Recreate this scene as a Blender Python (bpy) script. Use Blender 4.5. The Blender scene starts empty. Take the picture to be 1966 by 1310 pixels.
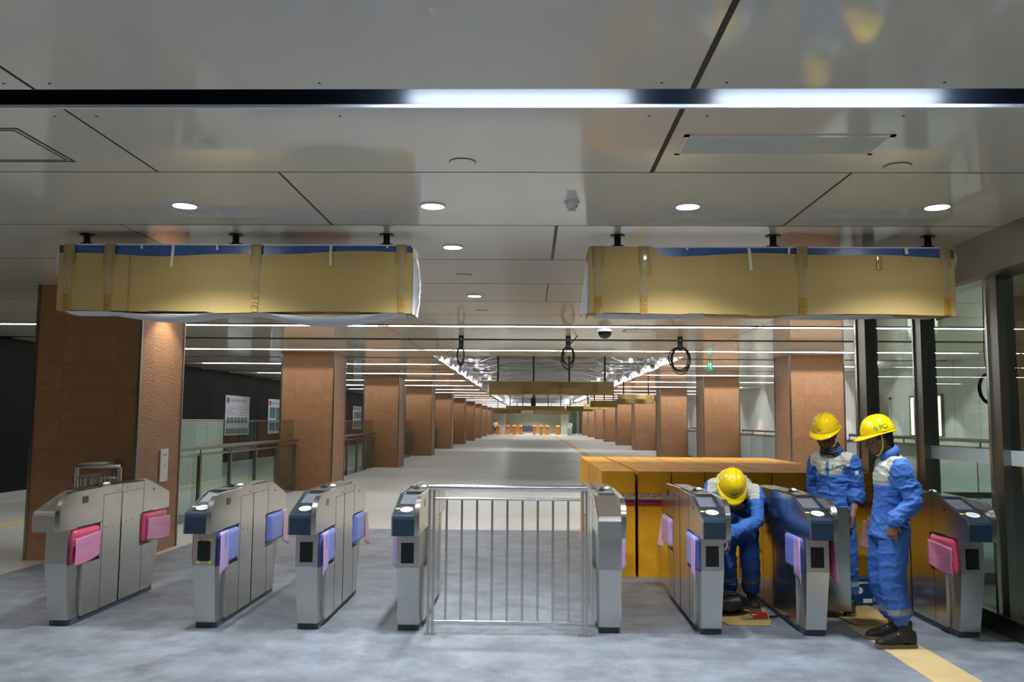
import bpy, bmesh, math, random
from mathutils import Vector, Matrix, noise
random.seed(7)
PI = math.pi
S = bpy.context.scene
COL = S.collection

# ---------------------------------------------------------------- camera
F = 1650.0
psi = math.atan(37 / F); th = math.atan(153 / F * math.cos(psi)); rho = 0.0075
fw = Vector((-math.sin(psi) * math.cos(th), math.cos(psi) * math.cos(th), math.sin(th)))
r0 = Vector((math.cos(psi), math.sin(psi), 0)); u0 = r0.cross(fw)
rr = r0 * math.cos(rho) + u0 * math.sin(rho); uu = -r0 * math.sin(rho) + u0 * math.cos(rho)
cd = bpy.data.cameras.new('camera'); cam = bpy.data.objects.new('camera', cd); COL.objects.link(cam)
cd.sensor_width = 36; cd.lens = F / 1966 * 36; cd.clip_start = 0.05; cd.clip_end = 400
cam.matrix_world = Matrix(((rr.x, uu.x, -fw.x, 0), (rr.y, uu.y, -fw.y, 0), (rr.z, uu.z, -fw.z, 1.65), (0, 0, 0, 1)))
S.camera = cam

# ---------------------------------------------------------------- world, exposure
W = bpy.data.worlds.new('world'); S.world = W; W.use_nodes = True
W.node_tree.nodes['Background'].inputs[0].default_value = (0.62, 0.68, 0.8, 1)
W.node_tree.nodes['Background'].inputs[1].default_value = 0.15
S.view_settings.view_transform = 'Standard'; S.view_settings.look = 'None'
S.view_settings.gamma = 1; S.view_settings.use_curve_mapping = False
S.view_settings.exposure = 1.22
S.cycles.max_bounces = 8; S.cycles.diffuse_bounces = 4; S.cycles.glossy_bounces = 4
S.cycles.transmission_bounces = 6; S.cycles.transparent_max_bounces = 12
S.cycles.sample_clamp_indirect = 6
S.cycles.caustics_reflective = False; S.cycles.caustics_refractive = False

HC = 3.22            # ceiling height
DOWN_W = 26          # watts of a downlight
LINE_E = 60.0        # emission of linear tubes

# ---------------------------------------------------------------- materials
def mat(name, col, rough=0.5, metal=0.0, bump=0.0, bscale=20, var=0.0, vscale=3, coat=0, spec=0.5, stretch=None, alpha=1.0, trans=0.0, coordt='Object'):
    m = bpy.data.materials.new(name); m.use_nodes = True
    nt = m.node_tree; b = nt.nodes['Principled BSDF']
    b.inputs['Base Color'].default_value = (*col, 1); b.inputs['Roughness'].default_value = rough
    b.inputs['Metallic'].default_value = metal; b.inputs['Coat Weight'].default_value = coat
    b.inputs['Coat Roughness'].default_value = 0.08
    b.inputs['Specular IOR Level'].default_value = spec
    b.inputs['Transmission Weight'].default_value = trans; b.inputs['Alpha'].default_value = alpha
    if bump or var:
        tc = nt.nodes.new('ShaderNodeTexCoord'); mp = nt.nodes.new('ShaderNodeMapping')
        nt.links.new(tc.outputs[coordt], mp.inputs[0])
        if stretch: mp.inputs['Scale'].default_value = stretch
    if bump:
        n = nt.nodes.new('ShaderNodeTexNoise'); n.inputs['Scale'].default_value = bscale; n.inputs['Detail'].default_value = 4
        bp = nt.nodes.new('ShaderNodeBump'); bp.inputs['Strength'].default_value = bump; bp.inputs['Distance'].default_value = 0.02
        nt.links.new(mp.outputs[0], n.inputs['Vector']); nt.links.new(n.outputs[0], bp.inputs['Height']); nt.links.new(bp.outputs[0], b.inputs['Normal'])
    if var:
        n2 = nt.nodes.new('ShaderNodeTexNoise'); n2.inputs['Scale'].default_value = vscale; n2.inputs['Detail'].default_value = 6
        mx = nt.nodes.new('ShaderNodeMix'); mx.data_type = 'RGBA'
        rp = nt.nodes.new('ShaderNodeMapRange'); rp.inputs[1].default_value = 0.35; rp.inputs[2].default_value = 0.65
        nt.links.new(mp.outputs[0], n2.inputs['Vector']); nt.links.new(n2.outputs[0], rp.inputs[0]); nt.links.new(rp.outputs[0], mx.inputs[0])
        mx.inputs[6].default_value = (*[c * (1 - var) for c in col], 1); mx.inputs[7].default_value = (*[min(1, c * (1 + var)) for c in col], 1)
        nt.links.new(mx.outputs[2], b.inputs['Base Color'])
    return m

def emis(name, col, e):
    m = bpy.data.materials.new(name); m.use_nodes = True; nt = m.node_tree
    nt.nodes.remove(nt.nodes['Principled BSDF']); em = nt.nodes.new('ShaderNodeEmission')
    em.inputs[0].default_value = (*col, 1); em.inputs[1].default_value = e
    nt.links.new(em.outputs[0], nt.nodes['Material Output'].inputs[0]); return m

def tile_mat(name, col, mortar, w, h, ms, rough, var=0.08, bump=0.0, bscale=30, offset=0.0, nvar=0.15, nscale=2.0, off=(0, 0)):
    m = mat(name, col, rough); nt = m.node_tree; b = nt.nodes['Principled BSDF']
    tc = nt.nodes.new('ShaderNodeTexCoord'); mp = nt.nodes.new('ShaderNodeMapping')
    mp.inputs['Location'].default_value = (off[0], off[1], 0)
    br = nt.nodes.new('ShaderNodeTexBrick'); br.offset = offset
    br.inputs['Scale'].default_value = 1; br.inputs['Brick Width'].default_value = w; br.inputs['Row Height'].default_value = h
    br.inputs['Mortar Size'].default_value = ms; br.inputs['Mortar Smooth'].default_value = 0.1
    br.inputs['Color1'].default_value = (*[c * (1 - var) for c in col], 1); br.inputs['Color2'].default_value = (*[c * (1 + var) for c in col], 1)
    br.inputs['Mortar'].default_value = (*mortar, 1)
    nt.links.new(tc.outputs['UV'], mp.inputs[0]); nt.links.new(mp.outputs[0], br.inputs['Vector'])
    n = nt.nodes.new('ShaderNodeTexNoise'); n.inputs['Scale'].default_value = nscale; n.inputs['Detail'].default_value = 8; n.inputs['Roughness'].default_value = 0.7
    nt.links.new(tc.outputs['UV'], n.inputs['Vector'])
    mr = nt.nodes.new('ShaderNodeMapRange'); mr.inputs[1].default_value = .3; mr.inputs[2].default_value = .7; mr.inputs[3].default_value = 1 - nvar; mr.inputs[4].default_value = 1 + nvar
    nt.links.new(n.outputs[0], mr.inputs[0])
    mx = nt.nodes.new('ShaderNodeVectorMath'); mx.operation = 'SCALE'
    if name.startswith('dark_wall'): b.inputs['Specular IOR Level'].default_value = .15
    nt.links.new(br.outputs[0], mx.inputs[0]); nt.links.new(mr.outputs[0], mx.inputs['Scale']); nt.links.new(mx.outputs[0], b.inputs['Base Color'])
    if bump:
        n2 = nt.nodes.new('ShaderNodeTexNoise'); n2.inputs['Scale'].default_value = bscale; n2.inputs['Detail'].default_value = 5
        m2 = nt.nodes.new('ShaderNodeMapping'); m2.inputs['Scale'].default_value = (1, 2.2, 1); m2.inputs['Rotation'].default_value = (0, 0, .25)
        nt.links.new(tc.outputs['UV'], m2.inputs[0]); nt.links.new(m2.outputs[0], n2.inputs['Vector'])
        bp = nt.nodes.new('ShaderNodeBump'); bp.inputs['Strength'].default_value = bump; bp.inputs['Distance'].default_value = 0.012
        nt.links.new(n2.outputs[0], bp.inputs['Height']); nt.links.new(bp.outputs[0], b.inputs['Normal'])
    return m

def wave_mat(name, c1, c2, rough, scale, direction='Z', alpha=1.0, coat=0.4):
    m = mat(name, c1, rough, coat=coat, alpha=alpha); nt = m.node_tree; b = nt.nodes['Principled BSDF']
    tc = nt.nodes.new('ShaderNodeTexCoord'); w = nt.nodes.new('ShaderNodeTexWave')
    w.bands_direction = direction; w.inputs['Scale'].default_value = scale; w.inputs['Distortion'].default_value = 1.2; w.inputs['Detail Scale'].default_value = .6
    mx = nt.nodes.new('ShaderNodeMix'); mx.data_type = 'RGBA'
    mx.inputs[6].default_value = (*c1, 1); mx.inputs[7].default_value = (*c2, 1)
    nt.links.new(tc.outputs['Object'], w.inputs['Vector']); nt.links.new(w.outputs['Fac'], mx.inputs[0]); nt.links.new(mx.outputs[2], b.inputs['Base Color'])
    bp = nt.nodes.new('ShaderNodeBump'); bp.inputs['Strength'].default_value = .35; bp.inputs['Distance'].default_value = .004
    nt.links.new(w.outputs['Fac'], bp.inputs['Height']); nt.links.new(bp.outputs[0], b.inputs['Normal'])
    return m

def glass_mat(name, tint, refl_rough=0.0, refl=1.0):
    # thin architectural glass: tinted see-through plus fresnel reflection
    m = bpy.data.materials.new(name); m.use_nodes = True; nt = m.node_tree
    nt.nodes.remove(nt.nodes['Principled BSDF'])
    t = nt.nodes.new('ShaderNodeBsdfTransparent'); t.inputs[0].default_value = (*tint, 1)
    g = nt.nodes.new('ShaderNodeBsdfGlossy'); g.inputs['Roughness'].default_value = refl_rough
    fr = nt.nodes.new('ShaderNodeFresnel'); fr.inputs[0].default_value = 1.5
    mu = nt.nodes.new('ShaderNodeMath'); mu.operation = 'MULTIPLY'; mu.inputs[1].default_value = refl
    mx = nt.nodes.new('ShaderNodeMixShader')
    ge = nt.nodes.new('ShaderNodeNewGeometry'); iv = nt.nodes.new('ShaderNodeMath'); iv.operation = 'SUBTRACT'; iv.inputs[0].default_value = refl
    nt.links.new(ge.outputs['Backfacing'], iv.inputs[1]); iv.use_clamp = True; nt.links.new(iv.outputs[0], mu.inputs[1])
    nt.links.new(fr.outputs[0], mu.inputs[0]); nt.links.new(mu.outputs[0], mx.inputs[0])
    nt.links.new(t.outputs[0], mx.inputs[1]); nt.links.new(g.outputs[0], mx.inputs[2])
    nt.links.new(mx.outputs[0], nt.nodes['Material Output'].inputs[0]); return m

M = {}
M['ceil'] = mat('ceiling_panel', (0.75, 0.705, 0.60), 0.07, bump=0.015, bscale=1.2, var=0.03, vscale=0.6)
M['joint'] = mat('joint_black', (0.012, 0.012, 0.012), 0.5)
M['slot'] = mat('slot_black', (0.006, 0.008, 0.014), 0.36)
M['slot_far'] = mat('slot_matte_black', (0.004, 0.004, 0.005), 0.9, spec=.05)
M['lip'] = mat('lip_white', (0.8, 0.82, 0.85), 0.3)
M['floor_dark'] = tile_mat('granite_tile', (0.225, 0.25, 0.287), (0.2, 0.215, 0.24), 0.8, 0.8, 0.004, 0.42, var=0.04, nvar=0.42, nscale=3.0, off=(0.13, 0.2), bump=0.05, bscale=60)
M['floor_pale'] = tile_mat('pale_tile', (0.58, 0.575, 0.545), (0.48, 0.475, 0.45), 0.6, 0.6, 0.004, 0.33, var=0.02, nvar=0.06, nscale=2)
M['tactile'] = mat('tactile_tile', (0.62, 0.47, 0.22), 0.5, var=0.08)
M['column'] = tile_mat('terracotta_tile', (0.33, 0.165, 0.075), (0.23, 0.115, 0.052), 0.66, 0.335, 0.004, 0.42, var=0.05, bump=0.75, bscale=16, nvar=0.14, nscale=6, off=(0.33, 0.06))
M['steel'] = mat('brushed_steel', (0.54, 0.53, 0.50), 0.32, 1.0, bump=0.02, bscale=14, stretch=(1, 1, 30), var=0.05, vscale=14)
M['steel_side'] = mat('satin_steel', (0.56, 0.55, 0.52), 0.22, 1.0, var=0.04, vscale=9, bump=0.02, bscale=2.5)
M['steel_fin'] = mat('polished_steel', (0.66, 0.655, 0.63), 0.2, 1.0, var=0.05, vscale=30, stretch=(8, 1, 1))
M['steel_dark'] = mat('bronze_steel', (0.30, 0.285, 0.25), 0.28, 1.0, var=0.05)
M['navy'] = mat('navy_panel', (0.012, 0.028, 0.05), 0.3, coat=.3)
M['screen'] = mat('screen_grey', (0.13, 0.14, 0.17), 0.18, coat=.5)
M['black'] = mat('gloss_black', (0.004, 0.004, 0.005), 0.12)
M['matte_black'] = mat('matte_black', (0.012, 0.012, 0.014), 0.55)
M['white'] = mat('white_plastic', (0.75, 0.76, 0.76), 0.35)
M['iconline'] = mat('icon_grey', (0.42, 0.45, 0.48), 0.5)
M['plinth'] = mat('plinth_grey', (0.075, 0.095, 0.115), 0.4, .3)
M['ytape'] = mat('yellow_tape', (0.68, 0.60, 0.10), 0.45)
M['pink'] = wave_mat('pink_bubble_wrap', (0.58, 0.13, 0.33), (0.74, 0.34, 0.52), 0.3, 28)
M['red'] = wave_mat('red_bubble_wrap', (0.60, 0.03, 0.11), (0.74, 0.13, 0.24), 0.3, 28)
M['lilac'] = wave_mat('lilac_bubble_wrap', (0.50, 0.28, 0.62), (0.68, 0.46, 0.76), 0.3, 28)
M['palepink'] = wave_mat('pale_pink_wrap', (0.80, 0.42, 0.50), (0.90, 0.60, 0.66), 0.35, 26, alpha=0.92)
M['blue_wrap'] = wave_mat('blue_bubble_wrap', (0.07, 0.14, 0.62), (0.30, 0.38, 0.82), 0.3, 28)
M['card'] = mat('cardboard', (0.50, 0.36, 0.125), 0.7, var=0.05, vscale=2, bump=0.05, bscale=6)
M['card2'] = mat('cardboard_flap', (0.37, 0.255, 0.08), 0.7, var=0.06, vscale=5)
M['btape'] = mat('brown_tape', (0.42, 0.235, 0.035), 0.16, coat=.8, bump=.5, bscale=40)
M['ctape'] = mat('clear_tape', (0.62, 0.50, 0.26), 0.08, coat=1, bump=1.0, bscale=24, alpha=.5)
M['mtape'] = mat('masking_tape', (0.78, 0.74, 0.55), 0.6)
M['bfilm'] = mat('blue_film', (0.055, 0.13, 0.36), 0.3, bump=.2, bscale=10, var=.12, vscale=6)
M['foam'] = mat('white_foam', (0.80, 0.81, 0.84), 0.6, bump=.4, bscale=22)
M['polebl'] = mat('black_pole', (0.006, 0.008, 0.02), 0.3)
M['amber'] = mat('amber_film', (0.84, 0.40, 0.018), 0.5, bump=.6, bscale=5.5, var=.10, vscale=4, coat=.04, spec=.2)
M['tpale'] = mat('pale_tape', (0.75, 0.52, 0.36), .4)
M['tred'] = mat('red_tape', (0.55, 0.01, 0.02), .35)
M['tblue'] = mat('blue_tape', (0.015, 0.02, 0.20), .35)
M['tyel'] = mat('yellow_stripe', (0.7, 0.5, 0.03), .35)
M['glass'] = glass_mat('clear_glass', (0.80, 0.88, 0.84))
M['glass_g'] = glass_mat('green_glass', (0.74, 0.84, 0.80), 0.02)
M['frost'] = mat('frosted_band', (0.60, 0.68, 0.70), .5, alpha=.55)
M['railglass'] = mat('frosted_rail_glass', (0.42, 0.52, 0.52), .25, alpha=.8)
M['wall_dark'] = tile_mat('dark_wall_tile', (0.009, 0.010, 0.012), (0.005, 0.005, 0.006), 1.2, .6, .006, .55, var=.1, nvar=.1)
M['wall_white'] = tile_mat('white_wall_panel', (0.66, 0.66, 0.62), (0.25, 0.25, 0.23), 1.2, 3.4, .01, .5, var=.01, nvar=.03)
M['wall_far'] = tile_mat('far_wall_panel', (0.42, 0.43, 0.36), (0.3, 0.3, 0.26), 1.2, .6, .01, .5, var=.02, nvar=.03)
M['skirt'] = mat('skirting_stone', (0.42, 0.42, 0.41), .4)
M['foil'] = mat('foil_insulation', (0.30, 0.28, 0.265), .28, 1.0, bump=1.0, bscale=2.2, stretch=(1, .55, 1), var=.35, vscale=1.2)
M['silver'] = mat('silver_sheet', (0.75, 0.76, 0.77), .25, 1.0, bump=.5, bscale=1.5)
M['posterw'] = mat('poster_white', (0.72, 0.77, 0.85), .4)
M['posterg'] = mat('poster_print_grey', (0.30, 0.36, 0.42), .4, var=.6, vscale=14)
M['postert'] = mat('poster_text_grey', (0.42, 0.44, 0.50), .4)
M['posterr'] = mat('poster_red', (0.5, 0.03, 0.04), .4)
M['posterteal'] = mat('poster_teal', (0.08, 0.20, 0.28), .4, var=.5, vscale=10)
M['green_sign'] = emis('exit_green', (0.02, 0.42, 0.22), .5)
M['white_sign'] = emis('exit_white', (0.8, 0.9, 0.85), .5)
M['lamp'] = emis('lamp_disc', (0.93, 0.97, 1.0), 40)
M['tube'] = emis('tube_light', (0.72, 0.84, 1.0), LINE_E)
M['tube_far'] = emis('tube_light_far', (0.93, 0.96, 1.0), 9.0)
M['tube_dim'] = emis('tube_light_dim', (0.93, 0.96, 1.0), 4.0)
M['litwin'] = emis('lit_window', (0.88, 0.95, 0.75), 0.9)
M['orange'] = mat('orange_wrap', (0.62, 0.25, 0.02), .4)
M['blueshirt'] = mat('blue_workwear', (0.036, 0.128, 0.44), .72, bump=.12, bscale=160, var=.08, vscale=6)
M['beige'] = mat('beige_yoke', (0.47, 0.48, 0.40), .8)
M['reflect'] = mat('reflective_grey', (0.24, 0.26, 0.27), .5)
M['skin'] = mat('skin_brown', (0.23, 0.105, 0.06), .5)
M['hair'] = mat('hair_black', (0.008, 0.007, 0.007), .5)
M['helmet'] = mat('helmet_yellow', (0.82, 0.56, 0.004), .16, coat=.6)
M['hgreen'] = mat('logo_green', (0.10, 0.26, 0.02), .4)
M['hteal'] = mat('logo_teal', (0.01, 0.22, 0.16), .5)
M['shoe'] = mat('shoe_black', (0.014, 0.014, 0.013), .6, bump=.1, bscale=60)
M['sole'] = mat('shoe_sole', (0.15, 0.13, 0.09), .7)
M['sock'] = mat('sock_green', (0.02, 0.025, 0.01), .8)
M['bag'] = mat('black_bag', (0.012, 0.014, 0.017), .35, bump=.8, bscale=9)
M['redtool'] = mat('red_tool', (0.35, 0.012, 0.012), .35)
M['bluebox'] = mat('blue_carton', (0.006, 0.04, 0.16), .4)
M['shirtw'] = mat('white_shirt', (0.6, 0.68, 0.62), .8)
M['jeans'] = mat('pale_jeans', (0.25, 0.42, 0.44), .8)
M['hdr'] = mat('header_panel', (0.40, 0.37, 0.31), .2, .5)

# ---------------------------------------------------------------- mesh builder
class MB:
    def __init__(s): s.v = []; s.f = []; s.mi = []; s.smooth = []
    def add(s, vs, fs, mi=0, sm=False):
        o = len(s.v); s.v += [tuple(v) for v in vs]
        for f in fs: s.f.append(tuple(i + o for i in f)); s.mi.append(mi); s.smooth.append(sm)
        return s
    def box(s, x0, x1, y0, y1, z0, z1, mi=0):
        v = [(x0, y0, z0), (x1, y0, z0), (x1, y1, z0), (x0, y1, z0), (x0, y0, z1), (x1, y0, z1), (x1, y1, z1), (x0, y1, z1)]
        return s.add(v, [(0, 3, 2, 1), (4, 5, 6, 7), (0, 1, 5, 4), (1, 2, 6, 5), (2, 3, 7, 6), (3, 0, 4, 7)], mi)
    def bbox(s, x0, x1, y0, y1, z0, z1, b=0.01, mi=0):   # bevelled box
        bm = bmesh.new(); bmesh.ops.create_cube(bm, size=1)
        for v in bm.verts: v.co = Vector(((x0 + x1) / 2 + v.co.x * (x1 - x0), (y0 + y1) / 2 + v.co.y * (y1 - y0), (z0 + z1) / 2 + v.co.z * (z1 - z0)))
        bmesh.ops.bevel(bm, geom=bm.edges[:], offset=b, segments=2, profile=.6, affect='EDGES')
        s.bm(bm, mi); return s
    def bm(s, bm, mi=0, sm=False):
        bm.verts.index_update(); s.add([v.co.copy() for v in bm.verts], [[v.index for v in f.verts] for f in bm.faces], mi, sm); bm.free(); return s
    def prism_x(s, prof, x0, x1, mi=0):    # profile in (y,z), extruded along x
        n = len(prof)
        v = [(x0, p[0], p[1]) for p in prof] + [(x1, p[0], p[1]) for p in prof]
        area = sum(prof[i][0] * prof[(i + 1) % n][1] - prof[(i + 1) % n][0] * prof[i][1] for i in range(n))
        fs = [tuple(range(n))[::-1], tuple(range(n, 2 * n))] + [(i, (i + 1) % n, n + (i + 1) % n, n + i) for i in range(n)]
        if area < 0: fs = [f[::-1] for f in fs]
        return s.add(v, fs, mi)
    def prism_z(s, prof, z0, z1, mi=0):
        n = len(prof)
        v = [(p[0], p[1], z0) for p in prof] + [(p[0], p[1], z1) for p in prof]
        area = sum(prof[i][0] * prof[(i + 1) % n][1] - prof[(i + 1) % n][0] * prof[i][1] for i in range(n))
        fs = [tuple(range(n))[::-1], tuple(range(n, 2 * n))] + [(i, (i + 1) % n, n + (i + 1) % n, n + i) for i in range(n)]
        if area < 0: fs = [f[::-1] for f in fs]
        return s.add(v, fs, mi)
    def cyl(s, p0, p1, r, n=16, mi=0, r1=None): return s.tube([p0, p1], [r, r if r1 is None else r1], n, mi)
    def tube(s, pts, rad, n=12, mi=0, closed=False):
        pts = [Vector(p) for p in pts]; m = len(pts)
        if not isinstance(rad, (list, tuple)): rad = [rad] * m
        vs = []; up = None
        for i, p in enumerate(pts):
            if closed: d = pts[(i + 1) % m] - pts[i - 1]
            else: d = pts[min(i + 1, m - 1)] - pts[max(i - 1, 0)]
            d.normalize()
            if up is None: up = d.orthogonal().normalized()
            else:
                up = up - d * up.dot(d)
                up = up.normalized() if up.length > 1e-5 else d.orthogonal().normalized()
            w = d.cross(up)
            for k in range(n):
                a = 2 * PI * k / n; vs.append(p + (up * math.cos(a) + w * math.sin(a)) * rad[i])
        fs = []
        for i in range(m if closed else m - 1):
            j = (i + 1) % m
            for k in range(n): fs.append((i * n + k, i * n + (k + 1) % n, j * n + (k + 1) % n, j * n + k))
        s.add(vs, fs, mi, True)
        if not closed: s.add(vs[:n], [tuple(range(n))[::-1]], mi); s.add(vs[-n:], [tuple(range(n))], mi)
        return s
    def ell(s, c, r, rot=None, mi=0, seg=16):
        bm = bmesh.new(); bmesh.ops.create_uvsphere(bm, u_segments=seg, v_segments=max(6, seg * 2 // 3), radius=1)
        c = Vector(c)
        for v in bm.verts:
            q = Vector((v.co.x * r[0], v.co.y * r[1], v.co.z * r[2])); v.co = c + (rot @ q if rot else q)
        return s.bm(bm, mi, True)
    def loft(s, rings, mi=0, n=20):   # rings: (centre, axis_a*ra, axis_b*rb)
        vs = []
        for c, a, b in rings:
            c = Vector(c)
            for k in range(n):
                t = 2 * PI * k / n; vs.append(c + Vector(a) * math.cos(t) + Vector(b) * math.sin(t))
        fs = []
        for i in range(len(rings) - 1):
            for k in range(n): fs.append((i * n + k, i * n + (k + 1) % n, (i + 1) * n + (k + 1) % n, (i + 1) * n + k))
        fs.append(tuple(range(n))[::-1]); fs.append(tuple(range((len(rings) - 1) * n, len(rings) * n)))
        return s.add(vs, fs, mi, True)
    def xf(s, fn): s.v = [tuple(fn(Vector(v))) for v in s.v]; return s
    def rot180(s, cy):
        s.v = [(-x, 2 * cy - y, z) for x, y, z in s.v]; return s
    def mesh(s, name, mats, fix=False):
        me = bpy.data.meshes.new(name); me.from_pydata(s.v, [], s.f)
        if not isinstance(mats, (list, tuple)): mats = [mats]
        for m in mats: me.materials.append(m)
        for p, mi, sm in zip(me.polygons, s.mi, s.smooth): p.material_index = mi; p.use_smooth = sm
        if fix:
            b = bmesh.new(); b.from_mesh(me); bmesh.ops.recalc_face_normals(b, faces=b.faces); b.to_mesh(me); b.free()
        box_uv(me); return me
    def build(s, name, mats, parent=None, fix=False):
        o = bpy.data.objects.new(name, s.mesh(name, mats, fix)); COL.objects.link(o)
        if parent: o.parent = parent
        return o

def box_uv(me):
    uv = me.uv_layers.new(name='UVMap')
    for p in me.polygons:
        n = p.normal; ax = 0 if abs(n.x) > max(abs(n.y), abs(n.z)) else (1 if abs(n.y) > abs(n.z) else 2)
        for li in p.loop_indices:
            c = me.vertices[me.loops[li].vertex_index].co
            uv.data[li].uv = (c.y, c.z) if ax == 0 else ((c.x, c.z) if ax == 1 else (c.x, c.y))

def tag(o, label=None, cat=None, group=None, kind=None):
    if label: o['label'] = label
    if cat: o['category'] = cat
    if group: o['group'] = group
    if kind: o['kind'] = kind
    return o
def thing(name, label, cat, loc=(0, 0, 0), rz=0, group=None):
    o = bpy.data.objects.new(name, None); o.empty_display_size = .1; COL.objects.link(o)
    o.location = loc; o.rotation_euler = (0, 0, rz); return tag(o, label, cat, group)
def copy_tree(o, parent=None):
    c = o.copy(); COL.objects.link(c); c.parent = parent
    for ch in o.children: copy_tree(ch, c)
    return c
def struct(mb, name, mats, parent=None):
    o = mb.build(name, mats, parent); o['kind'] = 'structure'; return o

def text_mesh(txt, size, bold=0.0):
    cu = bpy.data.curves.new('t', 'FONT'); cu.body = txt; cu.size = size; cu.align_x = 'CENTER'; cu.align_y = 'CENTER'; cu.offset = bold
    cu.resolution_u = 3
    o = bpy.data.objects.new('t', cu); COL.objects.link(o)
    dg = bpy.context.evaluated_depsgraph_get(); me = bpy.data.meshes.new_from_object(o.evaluated_get(dg))
    vs = [v.co.copy() for v in me.vertices]; fs = [list(p.vertices) for p in me.polygons]
    bpy.data.objects.remove(o); return vs, fs

def bake(mb, voxel, smooth=6):
    me = mb.mesh('tmp', M['skin']); o = bpy.data.objects.new('tmp', me); COL.objects.link(o)
    r = o.modifiers.new('r', 'REMESH'); r.mode = 'VOXEL'; r.voxel_size = voxel
    sm = o.modifiers.new('s', 'SMOOTH'); sm.iterations = smooth; sm.factor = .5
    dg = bpy.context.evaluated_depsgraph_get(); out = bpy.data.meshes.new_from_object(o.evaluated_get(dg))
    bpy.data.objects.remove(o); return out

def wrinkle(me, amp, scale, stretch=(1, 1, 1), seed=0):
    me.update()
    nr = [v.normal.copy() for v in me.vertices]
    for v, n in zip(me.vertices, nr):
        p = Vector((v.co.x * stretch[0], v.co.y * stretch[1], v.co.z * stretch[2])) * scale + Vector((seed, seed * 2, seed * 3))
        a = 1 - abs(noise.noise(p)) * 2.4
        v.co += n * amp * (a * abs(a) + .4 * noise.noise(p * 2.7))


# ================================================================ STRUCTURE
YB, YE, XL, XR = -7.0, 118.0, -10.4, 10.5
fl = MB()
fl.box(XL, -5.55, YB, YE, -.2, 0, 1)
fl.box(-5.55, -4.5, YB, 10.2, -.2, 0, 0); fl.box(-5.55, -4.5, 10.2, YE, -.2, 0, 1)
fl.box(-4.5, XR, YB, 13.2, -.2, 0, 0); fl.box(-4.5, XR, 13.2, YE, -.2, 0, 1)
floor = struct(fl, 'floor', [M['floor_dark'], M['floor_pale']])
tp = MB(); tp.box(2.59, 2.91, YB, 7.28, 0, .004); tp.box(2.59, 2.91, 13.6, 104, 0, .004); tp.box(-8.2, -7.9, YB, 104, 0, .004)
tag(tp.build('tactile_strip', M['tactile'], floor), 'tan tactile paving strip')

OPEN = [(20.9, 48.0), (53.3, 78.0)]; OX0, OX1 = -2.42, 3.75
slots = [(4.08, 1)] + [(14.2 + 2.5 * k, 1 - k % 2) for k in range(40) if 14.2 + 2.5 * k < 112]
def in_open(y0, y1):
    for a, b in OPEN:
        if y0 < b and y1 > a: return (a, b)
cm = MB(); y = YB
edges = [YB]
SW = lambda sy: .125 if sy < 5 else .2
for sy, _ in slots: edges += [sy - SW(sy), sy + SW(sy)]
edges += [YE]
for i in range(0, len(edges), 2):
    y0, y1 = edges[i], edges[i + 1]
    cuts = [y0] + [q for ab in OPEN for q in ab if y0 < q < y1] + [y1]
    for a, b in zip(cuts[:-1], cuts[1:]):
        mid = (a + b) / 2
        if any(p < mid < q for p, q in OPEN):
            cm.box(XL, OX0, a, b, HC, HC + .02); cm.box(OX1, XR, a, b, HC, HC + .02)
        else: cm.box(XL, XR, a, b, HC, HC + .02)
ceil = struct(cm, 'ceiling', M['ceil'])
cs = MB(); cf = MB(); lp = MB()
for sy, lit in slots:
    w_ = SW(sy)
    spans = [(OX1, XR), (XL, OX0)] if in_open(sy - .12, sy + .12) else [(XL, XR)]
    for x0, x1 in spans:
        cs_ = cs if sy < 5 else cf
        cs_.box(x0, x1, sy + w_, sy + w_ + .01, HC + .021, HC + .16); cs_.box(x0, x1, sy - w_ - .01, sy - w_, HC + .021, HC + .16)
        cs_.box(x0, x1, sy - w_ - .01, sy + w_ + .01, HC + .16, HC + .17)
        if lit and sy < 5: lp.box(x0, x1, sy + w_ - .02, sy + w_, HC - .004, HC + .012)
cs.build('slot_recess', M['slot'], ceil); cf.build('slot_recess', M['slot_far'], ceil); lp.build('slot_lip', M['lip'], ceil)
# joints between ceiling panels
jt = MB(); t = .004
for yy in (5.33, 6.82, 8.3, 9.78, 11.26, 12.74): jt.box(XL, XR, yy - .004, yy + .004, HC - .0015, HC + .001)
for x, y0, y1, w in ((-2.395, YB, 3.95, .008), (.758, YB, 3.95, .014), (-2.395, 4.21, 5.33, .006), (.755, 4.21, 5.33, .014), (-1.618, 5.33, 6.82, .007), (2.012, 5.33, 6.82, .007),
                     (.2, 6.82, 8.3, .014), (-3.35, 6.82, 8.3, .004), (.19, 9.78, 11.26, .010), (-2.4, 8.3, 9.78, .004), (3.2, 4.21, 5.33, .006), (-4.5, 5.33, 6.82, .006), (-2.42, 12.8, 20.9, .006), (3.75, 12.8, 20.9, .006)):
    jt.box(x - w, x + w, y0, y1, HC - .0015, HC + .001)
jt.build('panel_joint', M['joint'], ceil)
# screw dots
sd = MB()
for x in (-3.9, -2.5, -2.28, -1.0, .6, .9, 1.9, 2.6):
    for y in (3.88, 4.32): sd.cyl((x, y, HC - .002), (x, y, HC), .007, 8)
sd.build('panel_screw', M['joint'], ceil)
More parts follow.
